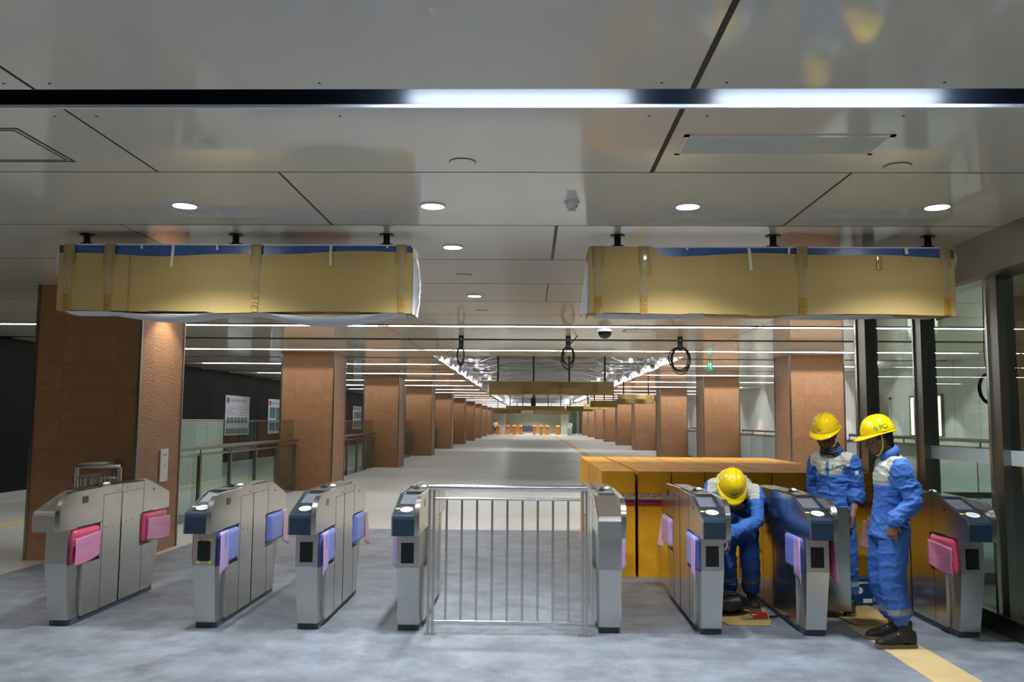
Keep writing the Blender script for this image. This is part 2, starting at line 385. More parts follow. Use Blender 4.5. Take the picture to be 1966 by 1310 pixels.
# openings: foil soffit and silver sheet upstands
for a, b in OPEN:
    fm = MB(); n = 60; m_ = 100
    vs = []; fs = []
    for j in range(m_ + 1):
        for i in range(n + 1):
            x = OX0 + .03 + (OX1 - OX0 - .06) * i / n; y = a + .03 + (b - a - .06) * j / m_
            z = HC + .46 + .05 * noise.noise(Vector((x * 1.6, y * 1.1, 3))) + .03 * noise.noise(Vector((x * 4, y * 3.5, 9))) + .035 * math.sin(y * 2.6)
            vs.append((x, y, z))
    for j in range(m_):
        for i in range(n):
            k = j * (n + 1) + i; fs.append((k, k + n + 1, k + n + 2, k + 1))
    fm.add(vs, fs, 0, False); struct(fm, 'trim_1' if a < 30 else 'trim_3', M['foil'])
    up = MB()
    for xs in (OX0, OX1):
        vs = []; fs = []; K = 140
        for j in range(K + 1):
            y = a + (b - a) * j / K
            for z, q in ((HC, 0), (HC + .22, 1), (HC + .5, 0)):
                vs.append((xs + q * .02 * math.sin(y * 3.7 + xs) + (.012 * noise.noise(Vector((y * 2, z * 4, xs))) if q else 0), y, z))
        for j in range(K):
            for c in range(2): k = j * 3 + c; fs.append((k, k + 1, k + 4, k + 3))
        up.add(vs, fs)
    up.box(OX0, OX1, b, b + .01, HC, HC + .5); up.box(OX0, OX1, a - .01, a, HC + .02, HC + .5)
    struct(up, 'trim_2' if a < 30 else 'trim_4', M['silver'])
    br = MB()
    nb = int((b - a) / 3.4)
    for i in range(nb):
        y0 = a + .5 + i * 3.4
        br.box(OX0 + .05, OX1 - .05, y0, y0 + .05, HC + .36, HC + .39)
        br.tube([(OX0 + 1.6, y0, HC + .37), (OX0 + .8, y0 + 3.3, HC + .37)], .02, 6); br.tube([(OX1 - 1.6, y0, HC + .37), (OX1 - .8, y0 + 3.3, HC + .37)], .02, 6)
    struct(br, 'trim_5' if a < 30 else 'trim_6', M['silver'])

# walls
struct(MB().box(XL - .2, XL, YB, YE, 0, 3.6), 'wall_left', M['wall_dark'])
struct(MB().box(XL, XL + .02, YB, YE, 0, .16), 'baseboard_left', M['skirt'])
wr = MB().box(XR, XR + .2, YB, YE, 0, 3.6)
struct(wr, 'wall_right', M['wall_white'])
struct(MB().box(XL, XR, YE, YE + .2, 0, 3.6), 'wall_far', M['wall_far'])
struct(MB().box(XL, XR, YB - .2, YB, 0, 3.6), 'wall_back', M['wall_white'])
# right wall window and door, seen through the glass
wn = thing('window_1', None, None, (XR, 23.1, 0)); wn['kind'] = 'structure'
wf = MB(); wf.box(-.05, 0, -.95, .95, 1.28, 1.34); wf.box(-.05, 0, -.95, .95, 2.36, 2.42); wf.box(-.05, 0, -.95, -.89, 1.34, 2.36); wf.box(-.05, 0, .89, .95, 1.34, 2.36); wf.box(-.05, 0, .3, .36, 1.34, 2.36)
wf.build('window_frame', M['steel_dark'], wn); MB().box(-.03, -.02, -.89, .89, 1.34, 2.36).build('window_pane', M['litwin'], wn)
dr = thing('door_1', None, None, (XR, 26.2, 0)); dr['kind'] = 'structure'
dm = MB(); dm.box(-.06, 0, -.9, -.82, 0, 2.4); dm.box(-.06, 0, .82, .9, 0, 2.4); dm.box(-.06, 0, -.9, .9, 2.34, 2.42)
dm.build('door_frame', M['skirt'], dr); MB().box(-.03, -.0, -.82, .82, 0, 2.34).build('door_leaf', M['hdr'], dr)
nt = thing('wall_notice', 'pair of small white notices pinned one over the other beside the lit window', 'notice', (XR - .012, 24.55, 1.35))
MB().box(0, .01, -.11, .11, .33, .6).build('notice_sheet', M['posterw'], nt)
MB().box(0, .01, -.11, .11, .0, .28).build('notice_sheet', M['posterw'], nt)
b_ = MB()
for zz in (.42, .46, .50, .08, .12, .16): b_.box(-.003, 0, -.08, .06, zz, zz + .012)
b_.build('notice_text', M['postert'], nt)

# ---- columns
def column_meshes(w):
    c = MB().box(.0, w, 0, 1.25, 0, HC)
    tr = MB()
    for x in (-.012, w - .022):
        for y in (-.012, 1.228): tr.box(x, x + .034, y, y + .034, 0, HC)
    return c.mesh('column', M['column']), tr.mesh('corner_trim', M['steel_dark'])
cmesh, tmesh = column_meshes(1.25)
ordn = ['nearest', 'second', 'third', 'fourth', 'fifth', 'sixth', 'seventh', 'eighth', 'ninth', 'tenth']
for side, x0 in (('left', -5.85), ('right', 5.98)):
    for k in range(10):
        if side == 'right' and k == 0:
            lab = 'terracotta tiled column standing behind the glass partition'
        elif side == 'left' and k == 0:
            lab = 'big terracotta tiled column at left behind the steel handrail, with a wall plate'
        else: lab = 'terracotta tiled column, %s one from the camera in the %s row' % (ordn[k], side)
        t_ = thing('column', lab, 'column', (x0, 10.0 * (k + 1), 0), group='terracotta columns along the concourse')
        for nm, me in (('shaft', cmesh), ('corner_trim', tmesh)):
            o = bpy.data.objects.new(nm, me); COL.objects.link(o); o.parent = t_
# wall plate on the near left column
wp = thing('intercom_plate', 'tall pale intercom plate on the inner side of the nearest left column', 'intercom', (-4.598, 10.75, .86))
MB().bbox(0, .02, -.11, .11, 0, .4, .006).build('face_plate', M['white'], wp)
MB().cyl((.02, 0, .2), (.026, 0, .2), .012, 12).build('button', M['iconline'], wp)
MB().box(.02, .022, -.07, .07, .32, .345).build('label_print', M['iconline'], wp)

# ---- balustrades between the columns
def balustrade(name, x, y0, y1, hz, gz, label, group, matg, side):
    t_ = thing(name, label, 'railing', (x, y0, 0), group=group); L = y1 - y0; n = max(2, round(L / 1.35)); s = side
    MB().box(-.03, .03, 0, L, 0, .12).build('base_channel', M['steel_dark'], t_)
    MB().tube([(s * .09, 0, hz), (s * .09, L, hz)], .035, 12).build('handrail', M['steel_dark'], t_)
    MB().tube([(s * .05, 0, hz - .12), (s * .05, L, hz - .12)], .02, 8).build('lower_rail', M['steel_dark'], t_)
    for i in range(n + 1):
        y = .04 + (L - .08) * i / n
        p = MB().box(s * .03 - .015, s * .03 + .045 * 1, y - .035, y + .035, .0, hz - .1); p.box(s * .06 - .01, s * .06 + .01, y - .01, y + .01, hz - .12, hz - .02)
        p.build('post', M['steel_dark'], t_)
    for i in range(n):
        a, b = L * i / n + .02, L * (i + 1) / n - .02
        MB().box(-.006, .006, a, b, .12, gz).build('glass_panel', matg, t_)
    MB().box(-.012, .012, 0, L, gz, gz + .02).build('top_edge', M['steel_dark'], t_)
gnames = ['first', 'second', 'third', 'fourth', 'fifth', 'sixth']
for k in range(5):
    balustrade('glass_balustrade', -5.5, 11.27 + 10 * k, 19.95 + 10 * k, 1.17, 1.6, 'clear glass balustrade in the %s gap between the left columns' % gnames[k], 'balustrades between the left columns', M['glass_g'], 1)
for k in range(5):
    balustrade('glass_balustrade', 7.22, 11.27 + 10 * k, 19.95 + 10 * k, 1.38, 1.22, 'frosted glass balustrade in the %s gap between the right columns' % gnames[k], 'balustrades between the right columns', M['railglass'], 1)
# low wall seen beyond the first left balustrade
struct(MB().box(XL + .02, -8.6, 19.0, 24.0, 0, 1.62), 'trim_7', M['wall_white'])

# ---- posters on the dark wall
def poster(y, w, z0, h, label, kind):
    p = thing('wall_poster', label, 'poster', (XL + .003, y, z0), group='white information posters on the dark wall')
    MB().box(0, .012, 0, w, 0, h).build('sheet', M['posterw'], p)
    MB().box(.012, .015, .12, .36, h - .26, h - .08).build('emblem', M['posterr'], p)
    q = MB()
    for i in range(14):
        if w > 1: q.box(.012, .015, .48 + i * (w - .9) / 14, .48 + (i + .7) * (w - .9) / 14, h - .21, h - .13)
    q.build('heading', M['postert'], p)
    q = MB()
    if kind == 0:
        for i in range(5): q.box(.012, .015, .2, .9 + .25 * math.sin(i * 2), h - .42 - i * .06, h - .40 - i * .06)
        for i in range(4): q.box(.012, .015, 1.4, 2.1 + .15 * math.sin(i), h - .42 - i * .09, h - .395 - i * .09)
    else:
        for i in range(4): q.box(.012, .015, .2, 1.1, h - .40 - i * .06, h - .38 - i * .06)
    q.build('body_text', M['postert'], p)
    rects = []
    if kind == 0:
        rects += [(.18 + i * (w - .3) / 6, .18 + (i + .72) * (w - .3) / 6, .42, .62) for i in range(6)] + [(.12 + i * (w - .2) / 9, .12 + (i + .8) * (w - .2) / 9, .05, .24) for i in range(9)]
    elif kind == 1:
        rects += [(.2, .95, .62, 1.05), (1.05, 1.8, .55, 1.05), (.2, .95, .12, .45), (1.05, 1.8, .12, .45)]
    else:
        rects += [(.2 + i * .78, .85 + i * .78, .12 + j * .5, .5 + j * .5) for i in range(3) for j in range(2)]
    for r_ in rects: MB().box(.012, .016, *r_).build('photo_print', M['posterteal'], p)
poster(29.1, 2.5, 1.07, 1.38, 'wide white poster with a row of small photos on the dark wall', 0)
poster(33.9, 2.3, 1.06, 1.38, 'white poster with big photos, half hidden behind the second left column', 1)
poster(50.2, 2.5, 1.08, 1.36, 'white poster seen between the second and third left columns', 2)
# ================================================================ LIGHTS AND CEILING FIXTURES
dl_ring = MB(); 
_n = 32
dl_ring.tube([(.088 * math.cos(2 * PI * i / _n), .088 * math.sin(2 * PI * i / _n), -.003) for i in range(_n)], .007, 6, closed=True)
ring_me = dl_ring.mesh('trim_ring', M['white'])
disc_me = MB().cyl((0, 0, -.003), (0, 0, .0), .082, 32).mesh('lamp_disc', M['lamp'])
def downlight(x, y, label, group, w=DOWN_W, spot=None, col=(0.93, 0.965, 1)):
    t_ = thing('downlight', label, 'ceiling light', (x, y, HC - .002), group=group)
    for nm, me in (('trim_ring', ring_me), ('lamp_disc', disc_me)):
        o = bpy.data.objects.new(nm, me); COL.objects.link(o); o.parent = t_
    ld = bpy.data.lights.new('lamp', 'SPOT'); ld.energy = w * 4; ld.color = col; ld.shadow_soft_size = .07
    ld.spot_size = math.radians(spot or 125); ld.spot_blend = .6 if not spot else .25
    lo = bpy.data.objects.new('lamp', ld); COL.objects.link(lo); lo.location = (x, y, HC - .02); return t_
for x, nm in ((-2.565, 'above the gates, leftmost of the bright row of four'), (-.729, 'above the gates, second from left of the bright row of four'), (1.137, 'above the gates, third from left of the bright row of four'), (2.938, 'above the gates, rightmost of the bright row of four')):
    downlight(x, 6.18, 'round white downlight ' + nm, 'downlights over the gate line')
downlight(-.718, 7.68, 'round white downlight between the two wrapped hanging signs', None, 22)
downlight(-.720, 10.75, 'small round downlight beyond the hanging signs', None, 16)
downlight(-4.25, 10.6, 'downlight close to the inner side of the nearest left column', None, 9, 100, (1, .93, .82))
for x in (-2.565, -.729, 1.137, 2.938):
    for y in (1.2, -3.0):
        ld = bpy.data.lights.new('lamp', 'SPOT'); ld.energy = 90; ld.spot_size = 2.0; ld.spot_blend = .6; ld.shadow_soft_size = .08; ld.color = (.93, .965, 1)
        lo = bpy.data.objects.new('unseen_lamp', ld); COL.objects.link(lo); lo.location = (x, y, HC - .02)
def plain_spot(x, y, e, size, blend=.35, col=(1, .97, .93)):
    ld = bpy.data.lights.new('lamp', 'SPOT'); ld.energy = e; ld.spot_size = math.radians(size); ld.spot_blend = blend; ld.shadow_soft_size = .05; ld.color = col
    lo = bpy.data.objects.new('unseen_lamp', ld); COL.objects.link(lo); lo.location = (x, y, HC - .03)
for k in range(8):
    plain_spot(9.7, 14.5 + 3.6 * k, 60, 62, .2)
for a_, b_3 in OPEN:
    for k in range(int((b_3 - a_) / 3.4)):
        for x in (OX0 + .35, OX1 - .35):
            ld = bpy.data.lights.new('lamp', 'POINT'); ld.energy = 2.2; ld.shadow_soft_size = .04
            lo = bpy.data.objects.new('cove_lamp', ld); COL.objects.link(lo); lo.location = (x, a_ + 1.6 + 3.4 * k, HC + .2)
for x, y, e in ((6, 5, 60), (8, 9, 70), (8.6, 14, 60), (6, 1, 60), (-7.2, 12, 22), (-7.2, 22, 22), (-5.9, 6.2, 110), (-5.6, 1.2, 90), (-5.6, -3, 90)): plain_spot(x, y, e, 125, .6)  # added lamps without fixtures, brightening the glass room, near left column and gate noses
plain_spot(.5, YE - 4, 260, 140); plain_spot(-1, 104, 150, 150); plain_spot(3, 104, 150, 150)

# linear lights
ft = MB().cyl((-.85, 0, 0), (.85, 0, 0), .016, 10)
for cx, lab in ((-.07, 'tube light in the black ceiling slot, left of the two'), (1.54, 'tube light in the black ceiling slot, right of the two')):
    o = MB().cyl((-.58, 0, 0), (.58, 0, 0), .014, 10)
    for e in (-.6, .6): o.box(e - .02, e + .02, -.016, .016, -.016, .016, 1)
    ob = o.build('linear_light', [M['tube'], M['white']]); ob.location = (cx, 3.985, HC + .125); tag(ob, lab, 'ceiling light', 'tube lights in the near ceiling slot')
row = 0; SLOT_W = 8.5
for sy, lit in slots[1:]:
    if not lit: continue
    row += 1
    spans = [(-9.4, OX0 - .25), (OX1 + .25, 9.6)] if in_open(sy - .12, sy + .12) else [(-9.4, -2.6), (-2.4, 3.7), (3.9, 9.6)]
    for (x0, x1) in spans:
        al = bpy.data.lights.new('slot_lamp', 'AREA'); al.shape = 'RECTANGLE'; al.size = x1 - x0; al.size_y = .06; al.energy = SLOT_W * (x1 - x0) * (.45 if x1 < 0 else 1); al.color = (.95, .97, 1)
        ao = bpy.data.objects.new('slot_lamp', al); COL.objects.link(ao); ao.location = ((x0 + x1) / 2, sy - .06, HC + .14)
        pos = 'left' if x1 < 0 else ('right' if x0 > 3 else 'middle')
        o = MB().box(x0, x1, sy + .165, sy + .185, HC - .0, HC + .013).build('linear_light', M['tube_far'] if sy < 40 else M['tube_dim'])
        tag(o, 'linear ceiling light, %s run of the %s lit line from the camera' % (pos, ['first', 'second', 'third', 'fourth', 'fifth', 'sixth', 'seventh', 'eighth', 'ninth', 'tenth', 'eleventh', 'twelfth', 'thirteenth', 'fourteenth', 'fifteenth', 'sixteenth', 'seventeenth', 'eighteenth', 'nineteenth', 'twentieth'][row - 1]), 'ceiling light', 'linear lights down the concourse')

# air grille
g = thing('air_grille', 'long slatted air grille in the ceiling at right', 'air grille', (1.41, 4.78, HC))
fr = MB(); L, Wd = .575, .175
fr.box(-L, L, -Wd, -Wd + .03, -.006, 0); fr.box(-L, L, Wd - .03, Wd, -.006, 0); fr.box(-L, -L + .03, -Wd, Wd, -.006, 0); fr.box(L - .03, L, -Wd, Wd, -.006, 0)
fr.build('frame', M['ceil'], g)
MB().box(-L + .03, L - .03, -Wd + .03, Wd - .03, -.001, -.0002).build('backing', M['joint'], g)
for i in range(12):
    y = -Wd + .044 + i * (2 * Wd - .088) / 11
    MB().prism_x([(y - .004, -.002), (y + .003, -.009), (y + .005, -.007), (y - .002, -.0015)], -L + .03, L - .03).build('slat', M['ceil'], g)
# hatch
def hatch(x0, x1, y0, y1, label):
    h = thing('access_hatch', label, 'ceiling hatch', ((x0 + x1) / 2, (y0 + y1) / 2, HC))
    a, b = (x1 - x0) / 2, (y1 - y0) / 2; m_ = MB()
    for o_, w in ((0, .012), (.035, .006)):
        m_.box(-a + o_, a - o_, -b + o_, -b + o_ + w, -.004, 0); m_.box(-a + o_, a - o_, b - o_ - w, b - o_, -.004, 0)
        m_.box(-a + o_, -a + o_ + w, -b + o_, b - o_, -.004, 0); m_.box(a - o_ - w, a - o_, -b + o_, b - o_, -.004, 0)
    m_.build('frame', M['plinth'], h); MB().box(-a + .045, a - .045, -b + .045, b - .045, -.002, 0).build('cover', M['ceil'], h)
hatch(-3.6, -2.81, 4.5, 5.11, 'square access hatch in the ceiling at far left')
hatch(1.6, 2.15, 14.65, 15.1, 'small access hatch in the ceiling beyond the dome camera')
# flat discs
for x, y, lab in ((-.425, 5.11, 'flat round ceiling disc nearest the camera, left of the black joint'), (2.236, 5.19, 'flat round ceiling disc beside the air grille'), (-.73, 9.2, 'flat round ceiling disc between the downlights beyond the signs'), (-.712, 12.25, 'farthest flat round ceiling disc on the downlight line')):
    s_ = thing('speaker_disc', lab, 'ceiling speaker', (x, y, HC))
    MB().cyl((0, 0, -.006), (0, 0, 0), .078, 32).build('cover', M['ceil'], s_)
    MB().tube([(.08 * math.cos(2 * PI * i / 32), .08 * math.sin(2 * PI * i / 32), -.002) for i in range(32)], .0025, 5, closed=True).build('rim', M['plinth'], s_)
# smoke detector
s_ = thing('smoke_detector', 'white smoke detector on the ceiling between the hanging signs', 'smoke detector', (.285, 6.05, HC))
MB().cyl((0, 0, -.02), (0, 0, 0), .055, 24).build('base', M['white'], s_)
d = MB().cyl((0, 0, -.055), (0, 0, -.02), .034, 20, 0, .046); d.cyl((0, 0, -.075), (0, 0, -.055), .03, 20, 0, .02); d.build('sensor_head', M['white'], s_)
MB().cyl((.03, -.03, -.045), (.036, -.036, -.045), .005, 8).build('indicator', M['tred'], s_)
# dome camera
s_ = thing('dome_camera', 'black dome security camera on a white ceiling mount', 'security camera', (1.254, 14.6, HC))
MB().cyl((0, 0, -.05), (0, 0, 0), .15, 24).build('mount', M['white'], s_)
d = bmesh.new(); bmesh.ops.create_uvsphere(d, u_segments=20, v_segments=12, radius=.115)
MB().xf(lambda v: v).bm(d, 0, True).xf(lambda v: Vector((v.x, v.y, v.z - .06))).build('dome', M['black'], s_)
# brackets with cable loops
def cable_bundle(x, y, loops, rw, rh, label, rod=False):
    c = thing('cable_bracket', label, 'hanging cables', (x, y, HC), group='brackets with dangling cable loops')
    p = MB().box(-.045, .045, -.04, .04, -.26, 0); p.build('bracket', M['polebl'], c)
    q = MB()
    for z in (-.07, -.19): q.cyl((0, -.045, z), (0, -.04, z), .012, 8)
    q.build('bolt', M['white'], c)
    for i in range(loops):
        pts = []; ph = random.uniform(-.3, .3); a = rw * random.uniform(.75, 1.05); b = rh * random.uniform(.8, 1.05)
        for k in range(25):
            t_ = 2 * PI * k / 24
            pts.append((rw * .35 * ph + a * math.sin(t_), -.05 + .02 * math.sin(t_ + i), -.2 - b + b * math.cos(t_)))
        MB().tube(pts, .011, 6).build('cable_loop', M['matte_black'], c)
    MB().tube([(0, -.03, -.22), (-.12, -.02, -.26), (-.28, 0, -.32)], .006, 5).build('loose_wire', M['matte_black'], c)
    if rod: MB().tube([(-.15, 0, -.5), (0, 0, -.2), (.17, -.06, .0)], .01, 6).build('loose_cable', M['matte_black'], c)
cable_bundle(-1.30, 15.9, 3, .07, .19, 'black ceiling bracket with a narrow bundle of cables, leftmost of three')
cable_bundle(.684, 15.9, 3, .12, .2, 'black ceiling bracket with a slanting cable and loop, middle of three', True)
cable_bundle(2.75, 15.9, 5, .2, .24, 'black ceiling bracket with a wide coil of cable, rightmost of three')
# exit sign
s_ = thing('exit_sign', 'small green exit pictogram sign hanging at right', 'exit sign', (4.38, 21.3, 3.01), rz=.1)
MB().box(-.02, .11, 0, .03, -.1, .12).build('sign_face', M['green_sign'], s_)
q = MB(); q.box(.0, .02, -.004, 0, .0, .1); q.ell((.055, -.004, .075), (.018, .004, .018)); q.tube([(.055, -.003, .06), (.045, -.003, 0), (.07, -.003, -.05)], .009, 6); q.tube([(.055, -.003, .04), (.085, -.003, .015)], .008, 6)
q.build('pictogram', M['white_sign'], s_)
MB().cyl((.045, .015, .11), (.045, .015, HC - 3.01 + .005), .006, 8).build('hanger', M['steel'], s_)
# coil behind the glass partition
c = thing('cable_coil', 'coil of dark cable hanging behind the glass partition', 'cable coil', (4.72, 9.0, 2.02))
for i in range(6):
    a, b = .095 + .012 * random.uniform(-1, 1), .15 + .014 * random.uniform(-1, 1)
    MB().tube([(a * math.sin(2 * PI * k / 28) + .004 * i, .012 * i - .03, b * math.cos(2 * PI * k / 28)) for k in range(28)], .007, 6, closed=True).build('cable_loop', M['matte_black'], c)
MB().tube([(0, 0, .14), (-.02, 0, .4), (.0, 0, HC - 2.02)], .005, 6).build('hanging_cord', M['matte_black'], c)

# ================================================================ WRAPPED HANGING SIGNS
def wrapped_sign(x0, x1, yf, z0, z1, poles, label, left):
    t_ = thing('wrapped_sign', label, 'hanging sign', ((x0 + x1) / 2, yf + .17, z1), group='cardboard wrapped signs hung over the gates')
    cx, cy = (x0 + x1) / 2, yf + .17; a = (x1 - x0) / 2; D = .17; H = z1 - z0
    # cardboard sleeve with a slightly uneven edge
    n = 40; m_ = MB(); vs = []; fs = []
    top = -.075
    def ztop(u): return (top - .018 * math.sin(u * 5 + (0 if left else 2)) + .008 * math.sin(u * 17)) if not (left is False and u < .18) else -.002
    def zbot(u): return -H + .010 * math.sin(u * 9 + 1) + (.012 if .25 < u < .45 else 0)
    for i in range(n + 1):
        u = i / n; x = -a + 2 * a * u
        bul = .012 * math.sin(PI * u * 3)
        for (yy, zz) in ((-D - .012, ztop(u)), (-D - .016 - bul * .6, (ztop(u) + zbot(u)) / 2), (-D - .012, zbot(u)), (D * .2, zbot(u) + .004), (D * .2, zbot(u) + .012), (-D, zbot(u) + .012), (-D, ztop(u))):
            vs.append((x, yy, zz))
    R = 7
    for i in range(n):
        for k in range(R):
            p = i * R + k; q = i * R + (k + 1) % R; fs.append((p, p + R, q + R, q))
    fs.append(tuple(range(R))); fs.append(tuple(n * R + k for k in range(R))[::-1])
    m_.add(vs, fs); m_.build('cardboard_sleeve', M['card'], t_, fix=True)
    for xe in (-a - .004, a): MB().box(xe, xe + .004, -D - .012, D, -H, -.01).build('cardboard_end', M['card2'], t_)
    MB().box(-a + .01, a - .01, -D + .004, D, -H + .03, -.002).build('sign_box', M['bfilm'], t_)
    MB().box(-a, a, -D - .004, -D + .003, -.006, .004).build('top_edge', M['white'], t_)
    # white foam wrapping that shows underneath and at the ends
    f = MB(); n = 60; vs = []; fs = []
    for i in range(n + 1):
        u = i / n; x = -a + .06 + (2 * a - .12) * u
        sag = (.02 + (.055 * max(0, math.sin(PI * min(1, max(0, (u - .12) / .35)))) + .085 * max(0, math.sin(PI * max(0, (u - .56) / .4)))) * (1 if left else .0))
        if not left: sag = .012 + .012 * math.sin(u * 12)
        for yy, q in ((-D + .01, 0), (-D * .4, 1), (D * .5, 1), (D, 0)):
            vs.append((x, yy, -H + .012 - sag * (1 if q else .45) + .004 * noise.noise(Vector((x * 9, yy * 9, 1)))))
    for i in range(n):
        for k in range(3): p = i * 4 + k; fs.append((p, p + 1, p + 5, p + 4))
    f.add(vs, fs, 0, True)
    o = f.build('foam_wrap', M['foam'], t_); so = o.modifiers.new('s', 'SOLIDIFY'); so.thickness = .004
    # ragged foam at ends
    for sgn in (-1, 1):
        g_ = MB(); vs = []; fs = []; n2 = 24
        hi, lo = ((-.0, -.30) if sgn < 0 else (-.10, -H - .012)) if left else ((-.12, -H + .005) if sgn < 0 else (-.0, -.18))
        for i in range(n2 + 1):
            z = hi + (lo - hi) * i / n2; w = (.02 + .03 * math.sin(PI * i / n2)) + .012 * noise.noise(Vector((z * 30, sgn, left)))
            if not left and sgn < 0: w = .012 + .055 * (i / n2)
            for yy, q in ((-D * .9, 0), (-D * .3, 1), (D * .5, 0)): vs.append((sgn * (a + .004 + (w if q else w * .7)), yy, z))
            vs.append((sgn * (a + .004), -D * .9, z)); 
        for i in range(n2):
            for k in ((3, 0), (0, 1), (1, 2)): p = i * 4; fs.append((p + k[0], p + k[1], p + 4 + k[1], p + 4 + k[0]))
        g_.add(vs, fs, 0, True); g_.build('foam_edge', M['foam'], t_)
    # tapes: brown and clear vertical straps, flaps and masking tape
    yf_ = -D - .0175
    def strap(u, w, z0_, z1_, m, name='packing_tape', dy=0, tilt=0):
        x = -a + 2 * a * u; q = MB(); k = 10; vs = []; fs = []
        for i in range(k + 1):
            z = z0_ + (z1_ - z0_) * i / k; bul = .012 * math.sin(PI * u * 3) * .6
            yb = yf_ - bul * math.sin(PI * min(1, max(0, -z / H))) - .004 - dy
            xx = x + tilt * (z - z1_) + .004 * noise.noise(Vector((z * 20, u * 10, 0)))
            vs += [(xx - w, yb, z), (xx - w * .3, yb - .003, z), (xx + w * .4, yb - .001, z), (xx + w, yb, z)]
        for i in range(k):
            for c_ in range(3): p = i * 4 + c_; fs.append((p, p + 1, p + 5, p + 4))
        q.add(vs, fs, 0, True); q.build(name, M[m], t_)
    us = (.03, .145, .56, .97) if left else (.025, .15, .585, .975)
    for i, u in enumerate(us):
        strap(u, .030, -H + .0, -.12, 'ctape'); strap(u, .026, -H, -H + .14, 'btape', dy=.002)
        strap(u, .045, -.17 if i != 1 or left else -.24, .002, 'card2', 'cardboard_flap', dy=.001, tilt=0 if i != 1 or left else -.1)
        strap(u, .022, -.30, -.02, 'ctape', dy=.004)
    if left:
        strap(.325, .012, -.19, 0, 'mtape', 'masking_tape', tilt=.06); strap(.77, .012, -.18, 0, 'mtape', 'masking_tape', tilt=-.03); strap(.235, .01, -.04, 0, 'mtape', 'masking_tape'); strap(.45, .01, -.05, 0, 'mtape', 'masking_tape'); strap(.93, .01, -.03, .0, 'mtape', 'masking_tape')
        strap(.205, .004, -H, -.09, 'btape', 'sleeve_seam')
    else:
        strap(.44, .013, -.20, 0, 'mtape', 'masking_tape', tilt=-.08); strap(.27, .01, -.03, 0, 'mtape', 'masking_tape'); strap(.55, .01, -.06, 0, 'mtape', 'masking_tape'); strap(.87, .014, -.06, 0, 'mtape', 'masking_tape'); strap(.795, .02, -.19, -.08, 'btape', 'packing_tape')
    for px_ in poles:
        p = thing('hanging_pole', None, None, (px_ - cx, 0, 0)); p.parent = t_
        top_ = HC - z1
        p2 = MB().cyl((0, 0, 0), (0, 0, top_), .028, 16).build('pole', M['polebl'], p)
        MB().cyl((0, 0, top_ - .008), (0, 0, top_), .062, 20).build('flange', M['polebl'], p)
        c2 = MB().cyl((0, 0, .028), (0, 0, .05), .036, 16); c2.cyl((.03, 0, .04), (.055, 0, .04), .008, 8); c2.cyl((-.055, 0, .04), (-.03, 0, .04), .008, 8)
        c2.build('collar', M['polebl'], p)
wrapped_sign(-3.955, -.99, 7.03, 2.53, 3.098, (-3.825, -2.534, -1.238), 'large cardboard wrapped sign box on three black poles, at left', True)
wrapped_sign(.476, 3.455, 7.03, 2.528, 3.09, (.728, 2.038, 3.332), 'large cardboard wrapped sign box on three black poles, at right', False)
# smaller wrapped signs down the concourse
def far_sign(x, y, w, z0, z1, nrod, ztop, label, m='card'):
    t_ = thing('wrapped_sign', label, 'hanging sign', (x, y, z0), group='wrapped signs hung down the concourse')
    q = MB(); n = 30; vs = []; fs = []
    for i in range(n + 1):
        u = i / n; xx = -w / 2 + w * u; d1 = .012 * noise.noise(Vector((u * 14, y, 0))); d2 = .015 * noise.noise(Vector((u * 12, y, 5)))
        bl = .03 * math.sin(u * PI * 4)
        for yy, zz in ((-.12, d1), (-.14 - bl, (z1 - z0) / 2), (-.12, z1 - z0 + d2), (.12, z1 - z0 + d2), (.12, d1)): vs.append((xx, yy, zz))
    for i in range(n):
        for k in range(5): p = i * 5 + k; q_ = i * 5 + (k + 1) % 5; fs.append((p, p + 5, q_ + 5, q_))
    fs.append(tuple(range(5))); fs.append(tuple(n * 5 + k for k in range(5))[::-1])
    q.add(vs, fs); q.build('wrapped_box', M[m], t_, fix=True)
    for i in range(nrod):
        xx = -w / 2 + w * (.07 + .86 * i / max(1, nrod - 1)) if nrod > 2 else (-w * .35 + w * .7 * i)
        MB().cyl((xx, 0, z1 - z0 - .02), (xx, 0, ztop - z0), .03, 8).build('rod', M['polebl'], t_)
        if w > 3 and y < 30 and 0 < i: MB().box(xx - .2 - w * .02, xx - .17 - w * .02, -.2, -.13, .02, z1 - z0 - .03).build('packing_tape', M['btape'], t_)
far_sign(.64, 27, 3.9, 2.48, 2.87, 4, HC + .52, 'wide wrapped sign under the open foil ceiling, nearest of the far signs')
far_sign(.32, 60, 4.1, 2.36, 2.68, 5, HC + .52, 'second wide wrapped sign, under the farther open ceiling')
far_sign(4.2, 34.5, 1.42, 2.36, 2.72, 2, HC, 'small dark wrapped sign before the right columns, first and nearest of its row', 'card2')
far_sign(3.68, 43.5, 1.36, 2.36, 2.68, 2, HC, 'small wrapped sign before the right columns, second of its row', 'card2')
far_sign(3.78, 50.2, 1.4, 2.34, 2.66, 2, HC, 'small wrapped sign before the right columns, third of its row', 'card2')
far_sign(3.5, 62, 1.9, 2.36, 2.7, 2, HC, 'small wrapped sign before the right columns, fourth of its row', 'card2')
far_sign(-1.95, 72, 2.3, 2.25, 2.6, 2, HC, 'pale wrapped sign far down the concourse at left')
far_sign(2.0, 84, 3.6, 2.3, 2.62, 3, HC, 'wrapped sign far down the concourse above the distant gates', 'card2')
c = thing('hanging_speaker', 'dark cylinder hanging beneath the wide wrapped sign', 'speaker', (.12, 41.0, 2.35))
MB().cyl((0, 0, 0), (0, 0, .38), .12, 16).build('housing', M['polebl'], c); MB().cyl((0, 0, .38), (0, 0, .6), .05, 10, 0, .03).build('neck', M['polebl'], c)
